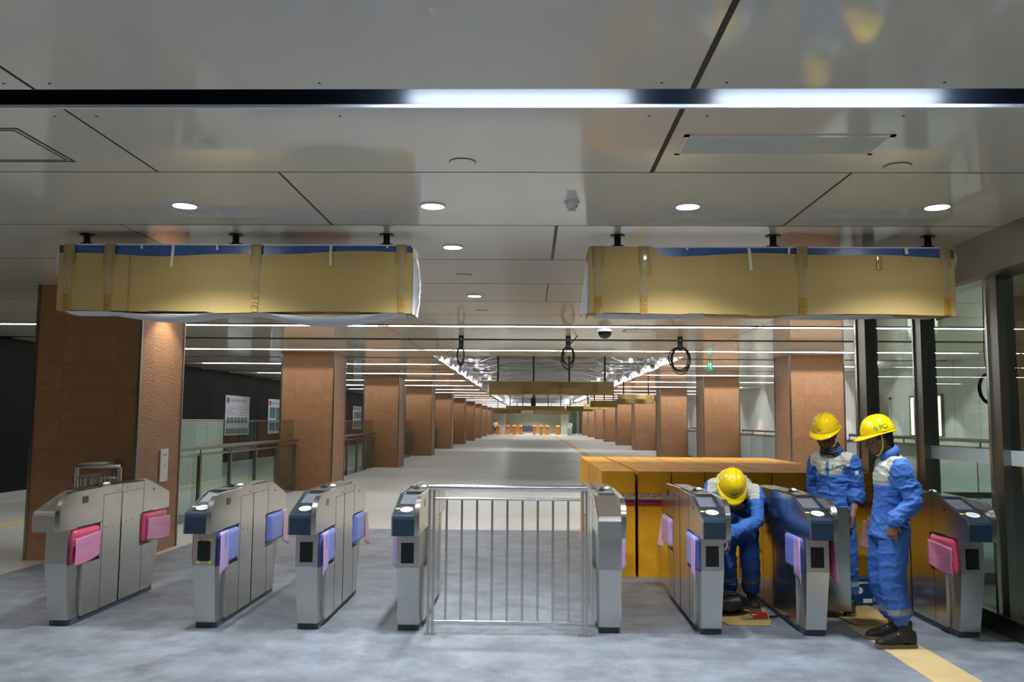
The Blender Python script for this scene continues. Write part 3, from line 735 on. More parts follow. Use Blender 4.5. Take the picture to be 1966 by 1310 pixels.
MB().cyl((0, 0, .6), (0, 0, HC + .52 - 2.35), .02, 8).build('rod', M['polebl'], c)

# ================================================================ GLASS PARTITION (right)
gp = thing('glass_partition', 'tall glass partition with steel mullions at the right edge', 'glass partition', (3.8, 0, 0))
MB().box(-.09, .09, 2.4, 10.08, 0, .15).build('bottom_rail', M['steel_dark'], gp)
MB().box(-.07, .09, 2.4, 10.08, 2.87, HC).build('header_panel', M['hdr'], gp)
MB().box(-.09, .10, 2.4, 10.08, 2.84, 2.87).build('header_edge', M['steel_dark'], gp)
my = (4.3, 5.68, 7.02, 8.38, 9.82)
for y in my:
    w = .10 if y > 5 else .08
    if y == 9.82: w = .17
    m_ = MB().box(-.07, .07, y - w, y + w, .15, 2.87).build('mullion', M['steel_dark'], gp)
    MB().box(-.085, -.07, y + w * .35, y + w * .62, .15, 2.87).build('mullion_strip', M['steel_fin'], m_)
ys = (2.4,) + my
for a_, b_2 in zip(ys[:-1], ys[1:]):
    q = MB().box(-.006, .006, a_ + .08, b_2 - .08, .15, 2.87).build('glass_pane', M['glass'], gp)
    MB().box(-.009, -.007, a_ + .1, b_2 - .1, 1.325, 1.445).build('frosted_band', M['frost'], q)
# inner wall behind the glass with a door-height rail
ir = thing('sliding_door_rail', 'dark horizontal steel rail of the inner glass screen behind the partition', 'rail', (3.95, 9.2, 0))
MB().box(0, 2.0, -.03, .03, 0, .12).build('bottom_rail', M['steel_dark'], ir); MB().box(0, 2.0, -.03, .03, .88, .94).build('middle_rail', M['steel_dark'], ir)
MB().box(-.0, .08, -.04, .04, .12, .88).build('stile', M['steel_dark'], ir); MB().box(.08, 2.0, -.005, .005, .12, .88).build('glass_pane', M['glass'], ir)
# ================================================================ TICKET GATES
def fin_profile():
    p = [(0, .765), (0, .905)]
    for i in range(1, 10):
        a = PI - (PI / 2) * i / 9
        p.append((.19 + .19 * math.cos(a), .905 + .15 * math.sin(a)))
    p += [(1.0, 1.07), (1.0, .765)]
    return p
def slope_profile(dz=0, y1=1.01):
    return [(0, .765), (0, .89), (.008, .912), (.028, .925), (.45, 1.05 + dz), (y1, 1.06 + dz), (y1, .765)]
CY = 1.01
def both(mb): # add the copy turned by 180 degrees about the middle
    o = MB(); o.v = list(mb.v); o.f = list(mb.f); o.mi = list(mb.mi); o.smooth = list(mb.smooth); o.rot180(CY)
    mb.add(o.v, o.f); mb.mi[-len(o.f):] = o.mi; return mb
Wh = .1075
G = {}
b = MB(); b.prism_x([(.40, .05), (1.0, .05), (1.0, .765), (.64, .765), (.64, .475), (.40, .475)], -Wh, Wh); both(b)
b.box(-.07, .07, .6, 1.42, .76, .99)
G['body'] = b.mesh('cabinet_body', M['steel_side'])
# thin left skin with the sloping front and the flat left skin of the rear half come with the fins
f = MB(); f.prism_x(fin_profile(), .0695, Wh); G['fin_f'] = f.mesh('side_fin', [M['steel_side']])
# bright rounded front edge of the fin
e = MB(); pr = fin_profile()[0:11]; vs = []; fs = []
for (y, z) in pr: vs += [(.0695, y - .0015, z + .001), (Wh + .0005, y - .0015, z + .001)]
for i in range(len(pr) - 1): fs.append((2 * i, 2 * i + 1, 2 * i + 3, 2 * i + 2))
e.add(vs, fs, 0, True); G['edge_f'] = e.mesh('fin_edge', M['steel_fin'])
f2 = MB(); f2.v = []; f2.prism_x(fin_profile(), .0695, Wh); f2.rot180(CY); G['fin_r'] = f2.mesh('side_fin', M['steel_side'])
e2 = MB(); e2.add([tuple(v) for v in e.v], e.f, 0, True); e2.rot180(CY); G['edge_r'] = e2.mesh('fin_edge', M['steel_fin'])
sk = MB(); sk.prism_x(slope_profile(.006), -Wh, -.098); both(sk); G['skin'] = sk.mesh('side_skin', M['steel_side'])
h = MB(); h.prism_x(slope_profile(-.004), -.098, .0695); G['hood_f'] = h
def hood(m, rear=False):
    q = MB(); q.prism_x(slope_profile(-.004), -.098, .0695)
    if rear: q.rot180(CY)
    return q.mesh('reader_hood', m)
G['hood_navy'] = hood(M['navy']); G['hood_steel'] = hood(M['steel']); G['hood_rear'] = hood(M['steel'], True); G['hood_rear_navy'] = hood(M['navy'], True)
# sloping surface helper
def on_slope(y, lift=0.0):
    return .925 + (y - .028) * (.121 / .422) + lift
def slope_plate(x0, x1, y0, y1, th_=.002, mi=0, mb=None):
    mb = mb or MB()
    v = []
    for l in (0, th_):
        for x, y in ((x0, y0), (x1, y0), (x1, y1), (x0, y1)): v.append((x, y, on_slope(y, l)))
    return mb.add(v, [(0, 3, 2, 1), (4, 5, 6, 7), (0, 1, 5, 4), (1, 2, 6, 5), (2, 3, 7, 6), (3, 0, 4, 7)], mi)
G['screen'] = slope_plate(-.078, .052, .235, .43).mesh('display_screen', M['screen'])
rd = slope_plate(-.07, .055, .055, .19, .002, 0)
G['pad'] = rd.mesh('reader_bezel', M['matte_black'])
rd = MB(); vs = [(-.008 + .05 * math.cos(2 * PI * i / 28), .12 + .05 * math.sin(2 * PI * i / 28)) for i in range(28)]
rd.add([(x, y, on_slope(y, .0045)) for x, y in vs], [tuple(range(28))])
rd.add([(x, y, on_slope(y, .001)) for x, y in vs] + [(x, y, on_slope(y, .0045)) for x, y in vs], [(i, (i + 1) % 28, 28 + (i + 1) % 28, 28 + i) for i in range(28)])
G['reader'] = rd.mesh('card_reader', M['white'])
ic = MB()
def icl(pts): ic.tube([(x, y, on_slope(y, .005)) for x, y in pts], .0016, 5)
icl([(-.03, .105), (.0, .098), (.018, .105), (.016, .14), (-.026, .142), (-.03, .105)]); icl([(-.02, .115), (.004, .112), (.006, .13)]); icl([(-.034, .125), (-.02, .13), (-.012, .12)])
G['icon'] = ic.mesh('reader_icon', M['iconline'])
G['sticker'] = slope_plate(-.095, -.062, .13, .15, .003).mesh('yellow_sticker', M['ytape'])
tc = MB(); tc.box(-.062, .062, .47, 1.55, 1.045, 1.066); G['topc'] = tc.mesh('top_cover', M['steel_dark'])
kn = MB(); kn.ell((.035, .86, 1.075), (.024, .055, .016)); G['knob'] = kn.mesh('sensor_cap', M['white'])
hl = MB(); hl.box(-.045, .005, .72, .82, 1.064, 1.069)
for i in range(5): hl.tube([(-.045 + .01 * i, .74 + .01 * (i % 2), 1.068), (-.02, .76, 1.082 + .003 * i), (.0 - .006 * i, .80, 1.07)], .004, 5)
G['hole'] = hl.mesh('cable_opening', M['matte_black'])
# end panels: narrow column that leans in towards the floor
ep = MB()
def end_panel(rear):
    q = MB(); n = MB()
    pf = [(.17, .765), (.17, .50), (.245, .05), (.42, .05), (.66, .3), (.66, .765)]
    # front column: full width at the top, slightly narrower below
    pts = [(-.088, .17, .765), (.088, .17, .765), (-.088, .168, .50), (.088, .168, .50), (-.078, .245, .05), (.078, .245, .05),
           (-.088, .65, .765), (.088, .65, .765), (-.075, .65, .5), (.075, .65, .5), (-.085, .42, .05), (.085, .42, .05)]
    q.add(pts, [(0, 1, 3, 2)[::-1], (2, 3, 5, 4)[::-1], (0, 2, 8, 6)[::-1], (2, 4, 10, 8)[::-1], (1, 7, 9, 3)[::-1], (3, 9, 11, 5)[::-1], (4, 5, 11, 10)[::-1], (0, 6, 7, 1)[::-1], (6, 8, 9, 7)[::-1], (8, 10, 11, 9)[::-1]])
    if rear: q.rot180(CY)
    return q.mesh('end_panel', M['steel'], True)
G['end_f'] = end_panel(False); G['end_r'] = end_panel(True)
# steel lip beside the tapering end
G['lip'] = [MB().box(x, x + .012, y, y + .017, .05, .475).mesh('corner_strip', M['steel_fin']) for x in (-Wh, Wh - .012) for y in (.385, 2 * CY - .402)]
G['disp'] = MB().box(-.052, .048, .163, .169, .535, .69).mesh('end_display', M['black'])
G['ycorner'] = [MB().bbox(x, x + .026, .160, .168, z, z + .026, .002).mesh('yellow_corner_tape', M['ytape']) for x in (-.06, .038) for z in (.688, .512)]
G['plinth'] = MB().box(-.083, .083, .275, 1.745, 0, .05).mesh('base_plinth', M['plinth'])
# fine seams, sensor windows and slots (dark inlays just proud of the skins)
sm_ = MB(); e_ = .0012
for s in (1, -1):
    def yy(v): return v if s > 0 else 2 * CY - v
    def sb(y0, y1, z0, z1):
        a, c = sorted((yy(y0), yy(y1))); x0, x1 = (Wh, Wh + e_) if s > 0 else (-Wh - e_, -Wh)
        sm_.box(x0, x1, a, c, z0, z1)
    sb(.68, .6825, .05, .995); sb(.68, 1.44, .992, .995); sb(1.44, 1.4425, .05, 1.055); sb(1.02, 1.022, .05, .99)
    sb(.28, .66, .765, .773); sb(.42, .66, .468, .475); sb(1.43, 1.66, .765, .771); sb(1.40, 1.62, .47, .476)
G['seam'] = sm_.mesh('panel_seam', M['joint'])
G['sensor'] = [MB().box(*q).mesh('sensor_window', M['black']) for q in ((Wh, Wh + .002, .33, .42, .955, 1.01), (-Wh - .002, -Wh, 2 * CY - .42, 2 * CY - .33, .955, 1.01),
    (Wh, Wh + .002, 1.64, 1.67, .96, .975), (-Wh - .002, -Wh, 2 * CY - 1.67, 2 * CY - 1.64, .96, .975))]
G['rivet'] = [MB().box(Wh, Wh + .0015, y, y + .008, z, z + .008).mesh('screw_dot', M['joint']) for y, z in ((.74, .71), (.86, .70), (1.0, .72), (1.1, .72), (1.22, .73), (1.36, .74), (.9, 1.01), (.95, 1.01), (1.1, 1.02))]

def flap(side, end, cA, cB, root, hang=False, sheet=True):
    # wrapped flap paddle in the notch of a gate; side +1 right, -1 left; end 0 front, 1 rear
    m_ = MB(); n = 10
    def P(y, z, out):   # y measured from the end
        Y_ = y if end == 0 else 2 * CY - y
        return (side * (Wh - .012 + out), Y_, z)
    vs = []; fs = []; k = 12; y0, y1, z0, z1 = .22, .62, .485, .758
    if end == 1: y0, y1 = .06, .55
    for layer in (0, 1):
        for i in range(k + 1):
            for j in range(k + 1):
                y = y0 + (y1 - y0) * i / k; z = z0 + (z1 - z0) * j / k
                ed = min(i, k - i, j, k - j) / k
                out = (.032 * min(1, ed * 12) ** .5 + .003 * noise.noise(Vector((y * 18, z * 18, side)))) if layer else -.02
                vs.append(P(y, z, out))
    N = (k + 1) ** 2
    for l in (0, 1):
        for i in range(k):
            for j in range(k):
                a = l * N + i * (k + 1) + j; fs.append((a, a + 1, a + k + 2, a + k + 1))
    rim = [i * (k + 1) for i in range(k + 1)] + [k * (k + 1) + j for j in range(1, k + 1)] + [i * (k + 1) + k for i in range(k - 1, -1, -1)] + [j for j in range(k - 1, 0, -1)]
    for i in range(len(rim)): a, c = rim[i], rim[(i + 1) % len(rim)]; fs.append((a, c, c + N, a + N))
    m_.add(vs, fs, 0, True); p = m_.build('flap_pad', M[cA], root, fix=True)
    if sheet:
        over = sheet == 'over'
        q = MB(); vs = []; fs = []; k = 12
        ya, yb = ((.12, .34) if end == 0 else (-.01, .14)) if not over else (y0 - .02, y1 - .01)
        if hang: ya, yb = (-.10, .16)
        for i in range(k + 1):
            for j in range(k + 1):
                u = i / k; w = j / k
                y = ya + (yb - ya) * u; z = (.76 - (.30 + .05 * (1 - u)) * w)
                y += .05 * (1 - w) * (1 - u) if not over else 0
                if over: z = .69 + .02 * u - (.215 + .01 * math.sin(u * 5)) * w
                if hang: z = .70 - .27 * w
                out = (.034 + .004 * math.sin(u * 6 + w * 2) + .012 * w * (1 - u)) if not over else (.042 + .003 * math.sin(u * 7 + w * 3)) + .004 * noise.noise(Vector((u * 6, w * 6, side)))
                if hang: out = -.005 + .05 * (1 - w) * .3 + .05 * w + .012 * math.sin(u * 5)
                vs.append(P(y, z, out))
        for i in range(k):
            for j in range(k): a = i * (k + 1) + j; fs.append((a, a + 1, a + k + 2, a + k + 1))
        q.add(vs, fs, 0, True); o = q.build('wrap_sheet', M[cB], p); so = o.modifiers.new('s', 'SOLIDIFY'); so.thickness = .003
    # clear tape band
    return p

def gate(x, label, navy=True, flaps=(), yc=False, sticker=False, y=6.65):
    t_ = thing('ticket_gate', label, 'ticket gate', (x, y, 0), group='row of steel ticket gates')
    def put(k, name=None, lab=None, par=None):
        if isinstance(G[k], list):
            for me in G[k]:
                o = bpy.data.objects.new(name, me); COL.objects.link(o); o.parent = par or t_
            return o
        o = bpy.data.objects.new(name or G[k].name.split('.')[0], G[k]); COL.objects.link(o); o.parent = par or t_
        if lab: o['label'] = lab
        return o
    put('plinth', 'base_plinth'); put('body', 'cabinet_body'); put('seam', 'panel_seam'); put('sensor', 'sensor_window'); put('rivet', 'screw_dot')
    put('skin', 'side_skin'); a = put('fin_f', 'side_fin'); put('edge_f', 'fin_edge', None, a); a = put('fin_r', 'side_fin'); put('edge_r', 'fin_edge', None, a)
    h_ = put('hood_navy' if navy else 'hood_steel', 'reader_hood', 'navy blue hood' if navy else 'plain steel hood')
    put('hood_rear', 'reader_hood')
    if navy:
        put('screen', 'display_screen', None, h_); put('pad', 'reader_bezel', None, h_); put('reader', 'card_reader', 'white oval reader', h_); put('icon', 'reader_icon', None, h_)
        if sticker: put('sticker', 'yellow_sticker', None, h_)
    put('topc', 'top_cover'); put('knob', 'sensor_cap', 'white rounded cap'); put('hole', 'cable_opening')
    e_ = put('end_f', 'end_panel'); put('end_r', 'end_panel'); put('lip', 'corner_strip')
    if navy: put('disp', 'end_display', 'black display', e_)
    if yc: put('ycorner', 'yellow_corner_tape', None, e_)
    for a in flaps: flap(*a[:4], t_, *a[4:])
    return t_
gate(-3.735, 'leftmost steel gate with a plain steel nose and pink wrapped flaps', False, [(1, 0, 'red', 'pink', False, 'over'), (1, 1, 'red', 'pink', False, 'over')])
gate(-2.558, 'gate with navy nose and yellow tape at the corners of its black display', True, [(1, 0, 'blue_wrap', 'lilac'), (1, 1, 'blue_wrap', 'palepink'), (-1, 0, 'red', 'pink', False, False)], yc=True, sticker=True)
gate(-1.749, 'navy nosed gate with blue wrapped flaps, third from left', True, [(1, 0, 'blue_wrap', 'lilac'), (1, 1, 'blue_wrap', 'palepink')])
gate(-.955, 'navy nosed gate touching the left end of the low tubular fence', True, [(-1, 0, 'lilac', 'lilac', False, False)], sticker=True)
gate(.624, 'gate with a plain steel nose at the right end of the low tubular fence', False, [(1, 0, 'lilac', 'lilac', False, False)])
gate(1.414, 'gate reflecting orange crates, left of the bending worker', True, [(-1, 0, 'blue_wrap', 'lilac'), (-1, 1, 'lilac', 'palepink', True)], sticker=True)
g7 = gate(2.222, 'gate with its service panel open, right of the bending worker', True, [(-1, 0, 'blue_wrap', 'lilac'), (1, 0, 'red', 'pink')], sticker=True)
gate(3.405, 'rightmost gate, beside the glass partition and behind the worker in profile', True, [(-1, 0, 'red', 'pink', False, 'over'), (-1, 1, 'palepink', 'palepink', True)], sticker=True)
# open service panel on gate 7
dp = MB().bbox(.115, .51, .88, .905, .055, .93, .004).build('service_panel', M['steel_fin'], g7); dp['label'] = 'open service panel, standing out sideways'
q = MB().cyl((.33, .879, .62), (.33, .881, .62), .008, 10); q.build('lock', M['joint'], dp)

# ================================================================ LOW FENCE
fe = thing('tubular_fence', 'low stainless tubular fence with vertical bars between two gates', 'fence', (0, 6.83, 0))
MB().tube([(-.80, 0, 1.122), (.445, 0, 1.122)], .024, 16).build('top_rail', M['steel_fin'], fe)
MB().tube([(-.77, 0, 1.035), (.42, 0, 1.035)], .011, 10).build('rail', M['steel_fin'], fe)
MB().tube([(-.77, 0, .094), (.42, 0, .094)], .011, 10).build('rail', M['steel_fin'], fe)
for x in (-.79, -.755, .41, .44):
    p = MB().box(x - .009, x + .009, -.018, .018, 0, 1.11).build('post', M['steel'], fe)
for x in (-.772, .425): MB().bbox(x - .05, x + .05, -.04, .04, 0, .008, .003).build('base_plate', M['steel'], fe)
for i in range(9):
    x = -.655 + i * .119; MB().cyl((x, 0, .094), (x, 0, 1.035), .0085, 10).build('bar', M['steel_fin'], fe)
# short fence in front of the left column
fe = thing('corner_handrail', 'small stainless handrail in front of the big left column', 'handrail', (-4.79, 9.05, 0))
MB().tube([(0, 1.0, 1.14), (0, .04, 1.14), (.02, 0, 1.14), (.46, 0, 1.14)], .025, 14).build('top_rail', M['steel'], fe)
MB().tube([(0, .95, 1.02), (0, 0, 1.02), (.46, 0, 1.02)], .014, 8).build('rail', M['steel'], fe)
MB().tube([(0, .95, .1), (0, 0, .1), (.46, 0, .1)], .014, 8).build('rail', M['steel'], fe)
for x, y in ((0, 0), (.46, 0), (0, .93)):
    MB().cyl((x, y, 0), (x, y, 1.13), .026, 14).build('post', M['steel'], fe)
for i in range(1, 5): MB().cyl((.092 * i, 0, .1), (.092 * i, 0, 1.02), .008, 8).build('bar', M['steel'], fe)
for i in range(1, 9): MB().cyl((0, .104 * i, .1), (0, .104 * i, 1.02), .008, 8).build('bar', M['steel'], fe)

# ================================================================ AMBER CRATES
xs = [(.770, 1.125), (1.160, 1.511), (1.526, 1.874), (1.886, 2.228), (2.240, 2.586), (2.598, 2.936), (2.948, 3.296), (3.306, 3.66)]
def crate(x0, x1, y0, y1, h_, label, front):
    t_ = thing('wrapped_crate', label, 'crate', ((x0 + x1) / 2, y0, 0), group='amber film wrapped crates')
    a = (x1 - x0) / 2; D = y1 - y0
    bm = bmesh.new(); bmesh.ops.create_cube(bm, size=1)
    bmesh.ops.subdivide_edges(bm, edges=bm.edges[:], cuts=9, use_grid_fill=True)
    for v in bm.verts:
        e = sum(1 for c in v.co if abs(abs(c) - .5) < 1e-4)
        p = Vector((v.co.x * 2 * a, (v.co.y + .5) * D, (v.co.z + .5) * h_))
        if e == 1 and v.co.z > -.49:
            nn = v.co.copy(); ax = max(range(3), key=lambda i: abs(nn[i])); s = 1 if nn[ax] > 0 else -1
            p[ax] += s * (.005 * noise.noise(p * 6 + Vector((x0 * 7, 0, 0))) - .002)
        v.co = p
    MB().bm(bm, 0, False).build('crate_body', M['amber'], t_)
    if front:
        q = MB(); q.box(-a - .002, a + .002, -.009, -.004, .825, .882, 0); q.box(-a - .002, a + .002, -.0095, -.004, .812, .825, 3); q.box(-a - .002, a + .002, -.0095, -.004, .788, .812, 1); q.box(-a - .002, a + .002, -.0095, -.004, .757, .788, 2)
        i = -a
        while i < a - .012:
            q.box(i, i + .010, -.0105, -.009, .872, .882, 4); q.box(i, i + .010, -.0105, -.009, .816, .825, 4); i += .02
        i = -a + .02
        while i < a - .06:
            for k in range(6): q.box(i + k * .011, i + k * .011 + .007, -.0105, -.009, .845, .860, 5)
            q.add([(i + .085, -.0105, .842), (i + .075, -.0105, .866), (i + .095, -.0105, .866)], [(0, 2, 1)], 4)
            i += .118
        q.build('warning_tape', [M['tpale'], M['tblue'], M['tred'], M['tyel'], M['matte_black'], M['posterr']], t_)
onm = ['leftmost', 'second from left', 'third from left', 'fourth from left', 'fifth from left', 'sixth from left', 'seventh from left', 'rightmost, next to the glass partition']
for i, (a, c) in enumerate(xs):
    crate(a, c, 9.38, 11.41, 1.115, 'amber film wrapped tall crate in the front row, ' + onm[i], True)
    crate(a, c, 11.44, 13.46, 1.105, 'amber film wrapped tall crate in the back row, ' + onm[i], False)

# ================================================================ FLOOR CLUTTER
def sheet(name, pts, z, label, cat, lift=()):
    m_ = MB(); n = len(pts)
    vs = [(x, y, z + (lift[i] if i < len(lift) else 0)) for i, (x, y) in enumerate(pts)]
    m_.add(vs + [(x, y, zz + .005) for x, y, zz in vs], [tuple(range(n))[::-1], tuple(range(n, 2 * n))] + [(i, (i + 1) % n, n + (i + 1) % n, n + i) for i in range(n)])
    return tag(m_.build(name, M['card'], None, True), label, cat, 'cardboard sheets on the floor')
sheet('cardboard_sheet', [(1.62, 7.22), (1.96, 7.22), (2.02, 7.42), (2.10, 7.95), (1.60, 8.05), (1.56, 7.5)], .002, 'flat cardboard sheet under the bending worker', 'cardboard')
sheet('cardboard_sheet', [(2.67, 7.27), (2.98, 7.22), (3.10, 7.6), (3.05, 8.2), (2.70, 8.25), (2.62, 7.6)], .0045, 'flat cardboard sheet behind the worker in profile', 'cardboard')
# black bag
bg = thing('black_bag', 'crumpled black tool bag on the cardboard beside the bending worker', 'bag', (1.70, 7.62, .024))
m_ = MB(); m_.ell((0, 0, .085), (.15, .12, .085), None, 0, 28); m_.ell((.06, .03, .07), (.13, .1, .07), None, 0, 24); m_.ell((-.06, -.02, .06), (.1, .1, .06), None, 0, 24)
me = bake(m_, .008, 4); wrinkle(me, .012, 9, seed=4); me.materials.clear(); me.materials.append(M['bag'])
for p in me.polygons: p.use_smooth = True
o = bpy.data.objects.new('bag_body', me); COL.objects.link(o); o.parent = bg
MB().tube([(-.1, -.06, .13), (-.04, -.10, .185), (.05, -.08, .18), (.10, -.05, .12)], .009, 8).build('strap', M['matte_black'], bg)
# red tools
tl = thing('locking_pliers', 'red handled pliers lying on cardboard in front of the worker', 'pliers', (1.86, 7.42, .008), rz=.3)
MB().tube([(-.1, 0, .02), (-.02, .0, .022), (.0, .0, .022)], [.006, .014, .014], 8).build('jaws', M['steel'], tl)
MB().tube([(0, .0, .022), (.06, .02, .02), (.13, .025, .018)], .012, 8).build('grip', M['redtool'], tl); MB().tube([(0, 0, .022), (.06, -.02, .02), (.13, -.03, .018)], .012, 8).build('grip', M['redtool'], tl)
tl = thing('screwdriver_case', 'small red and silver tool case beside the pliers', 'tool case', (1.95, 7.55, .008), rz=-.2)
MB().bbox(-.07, .07, -.03, .03, 0, .03, .006).build('case_body', M['redtool'], tl); MB().bbox(-.06, .05, -.036, -.03, .006, .02, .002).build('case_clip', M['white'], tl)
tl = thing('screwdriver', 'black handled screwdriver lying behind the red tool case', 'screwdriver', (2.02, 7.46, .012), rz=.5)
MB().tube([(0, 0, .008), (.09, 0, .008)], [.011, .009], 8).build('handle', M['matte_black'], tl); MB().tube([(-.1, 0, .008), (0, 0, .008)], .003, 6).build('shaft', M['steel'], tl)
# blue tool carton with printed name
bx = thing('tool_carton', 'dark blue tool carton with a white label band on the floor', 'carton', (2.985, 8.02, .0125), rz=.12)
MB().bbox(-.13, .13, 0, .14, 0, .235, .004).build('carton_body', M['bluebox'], bx)
q = MB(); q.box(-.122, .125, -.003, 0, .19, .205); q.box(.03, .115, -.003, 0, .02, .055); q.cyl((-.0, -.002, .13), (-.0, .0, .13), .03, 20); q.build('label_print', M['white'], bx)
vs, fs = text_mesh('BOSCH', .019); MB().add([(v.x + .06, -.0045, v.y + .1975) for v in vs], fs).build('brand_print', M['bluebox'], bx)
tag(MB().tube([(3.12, 8.3, .01), (3.05, 8.22, .012), (3.16, 8.12, .01), (3.2, 8.2, .01)], .008, 8).build('blue_strap', M['tblue']), 'short blue strap on the floor beside the rightmost gate', 'strap')

# ================================================================ DISTANT GATE LINE
far_x = [-3.95, -2.75, -1.95, -1.15, .45, 1.25, 2.0, 3.25]
for i, x in enumerate(far_x):
    t_ = thing('wrapped_gate', 'tiny distant orange wrapped gate, %s of eight' % ['leftmost', 'second from left', 'third from left', 'fourth from left', 'fifth from left', 'sixth from left', 'seventh from left', 'rightmost'][i], 'wrapped gate', (x, 103.2, 0), group='distant orange wrapped gates')
    m_ = MB(); b = .22
    m_.prism_x([(0, 0), (0, .9), (.1, 1.05), (.4, 1.12), (2.0, 1.12), (2.0, 0)], -b, b); m_.build('wrapped_body', M['orange'], t_)
    MB().box(-b - .01, b + .01, -.02, .3, .78, .86).build('red_band', M['tred'], t_)
    if i in (1, 3, 4, 6): 
        MB().prism_x([(-.3, 0), (-.05, .5), (0, 0)], -.35 if i != 4 else -.1, .25).build('loose_wrap', M['orange'], t_)
t_ = thing('equipment_cart', 'distant grey bundle between the middle orange gates', 'equipment', (-.35, 101.4, 0))
m_ = MB()
for i in range(6): m_.bbox(-.6 + i * .2, -.42 + i * .2, -.1, .3, .35 + .03 * (i % 2), 1.12 - .04 * (i % 3), .02)
m_.build('stacked_panels', M['plinth'], t_); MB().box(-.65, .65, 0, .1, .9, .94).build('rail', M['steel'], t_)
for x in (-.6, .6): MB().box(x - .02, x + .02, 0, .08, 0, .9).build('leg', M['steel'], t_)
t_ = thing('glass_booth', 'distant glass booth with pale frames at the right end of the concourse', 'booth', (4.3, 101, 0))
for x in (0, 1.2, 2.2): MB().box(x, x + .08, 0, .08, 0, 2.9).build('frame_post', M['steel'], t_)
MB().box(0, 2.28, 0, .08, 2.9, 3.0).build('frame_head', M['steel'], t_)
for x in (.08, 1.28): MB().box(x, x + .95, .03, .05, 0, 2.9).build('glass_pane', M['glass_g'], t_)
t_ = thing('service_counter', 'distant grey counter at the left end of the concourse', 'counter', (-5.4, 104.5, 0))
MB().box(-.8, 1.0, 0, .5, 0, 1.05).build('front', M['hdr'], t_); MB().box(-.85, 1.05, -.05, .55, 1.05, 1.1).build('top', M['skirt'], t_)
struct(MB().box(-5.0, -3.2, 108, 109, 0, HC), 'trim_8', M['wall_far']); struct(MB().box(3.8, 5.0, 108, 109, 0, HC), 'trim_9', M['wall_far'])
t_ = thing('far_header_sign', 'long dark hanging band with fittings before the far end wall', 'hanging sign', (.3, 106, 2.75))
for i in range(12): MB().box(-2.9 + i * .5, -2.5 + i * .5, 0, .1, -.06 * (i % 2), .12).build('light_fitting', M['steel'], t_)
MB().box(-3.1, 3.1, .02, .08, .12, .2).build('rail', M['steel_dark'], t_); MB().box(3.2, 3.9, 0, .2, -.15, .35).build('display_box', M['tblue'], t_)
for x in (-2.8, 2.8): MB().box(x, x + .03, .03, .06, .2, HC - 2.75).build('hanger', M['steel_dark'], t_)
# ================================================================ PEOPLE
from mathutils.bvhtree import BVHTree
V = Vector
def spl(pts, rad, n=5):
    P = [V(p) for p in pts]; out = []; ro = []
    for i in range(len(P) - 1):
        p0 = P[max(0, i - 1)]; p1 = P[i]; p2 = P[i + 1]; p3 = P[min(len(P) - 1, i + 2)]
        for k in range(n):
            t = k / n
            out.append(.5 * ((2 * p1) + (p2 - p0) * t + (2 * p0 - 5 * p1 + 4 * p2 - p3) * t * t + (3 * p1 - p0 - 3 * p2 + p3) * t ** 3))
            ro.append(rad[i] + (rad[i + 1] - rad[i]) * (t * t * (3 - 2 * t)))
    out.append(P[-1]); ro.append(rad[-1]); return out, ro
def limb(mb, pts, rad, n=16, cap=True):
    p, r = spl(pts, rad); mb.tube(p, r, n)
    if cap:
        mb.ell(p[0], (r[0],) * 3, None, 0, 14); mb.ell(p[-1], (r[-1] * .98,) * 3, None, 0, 14)
def frame(f, u):
    f = V(f).normalized(); u = V(u); s = u.cross(f).normalized(); u = f.cross(s).normalized()   # s: the person's left
    return f, s, u
def hand(mb, Wp, d, n, side, curl=(18, 32, 30), size=1.0):
    Wp = V(Wp); d = V(d).normalized(); n = V(n); n = (n - d * n.dot(d)).normalized(); s = d.cross(n).normalized() * side
    z = size
    mb.loft([(Wp - d * .01, s * .024 * z, n * .018 * z), (Wp + d * .02 * z, s * .032 * z, n * .017 * z), (Wp + d * .06 * z, s * .041 * z, n * .015 * z), (Wp + d * .092 * z, s * .040 * z, n * .012 * z), (Wp + d * .1 * z, s * .03 * z, n * .008 * z)], 0, 16)
    for k, (o, L) in enumerate(((.0312, .070), (.0105, .080), (-.0105, .075), (-.031, .058))):
        p = Wp + d * (.088 - .006 * (k == 3)) * z + s * o * z; pts = [p - d * .012]; a = 0; dd = d + s * o * .6
        for q, fr_ in enumerate((.45, .32, .23)):
            a += math.radians(curl[q] * (1 + .18 * k)); pts.append(pts[-1] + (dd * math.cos(a) + n * math.sin(a)).normalized() * (L * fr_ + (.012 if q == 0 else 0)) * z)
        limb(mb, pts, [.0088 * z, .0084 * z, .0078 * z, .0068 * z], 10)
    p = Wp + d * .022 * z + s * .026 * z + n * .004
    limb(mb, [p, p + (s * .6 + d * .7 + n * .25).normalized() * .032 * z, p + (s * .48 + d * .8 + n * .35).normalized() * .062 * z], [.0125 * z, .0105 * z, .008 * z], 10)

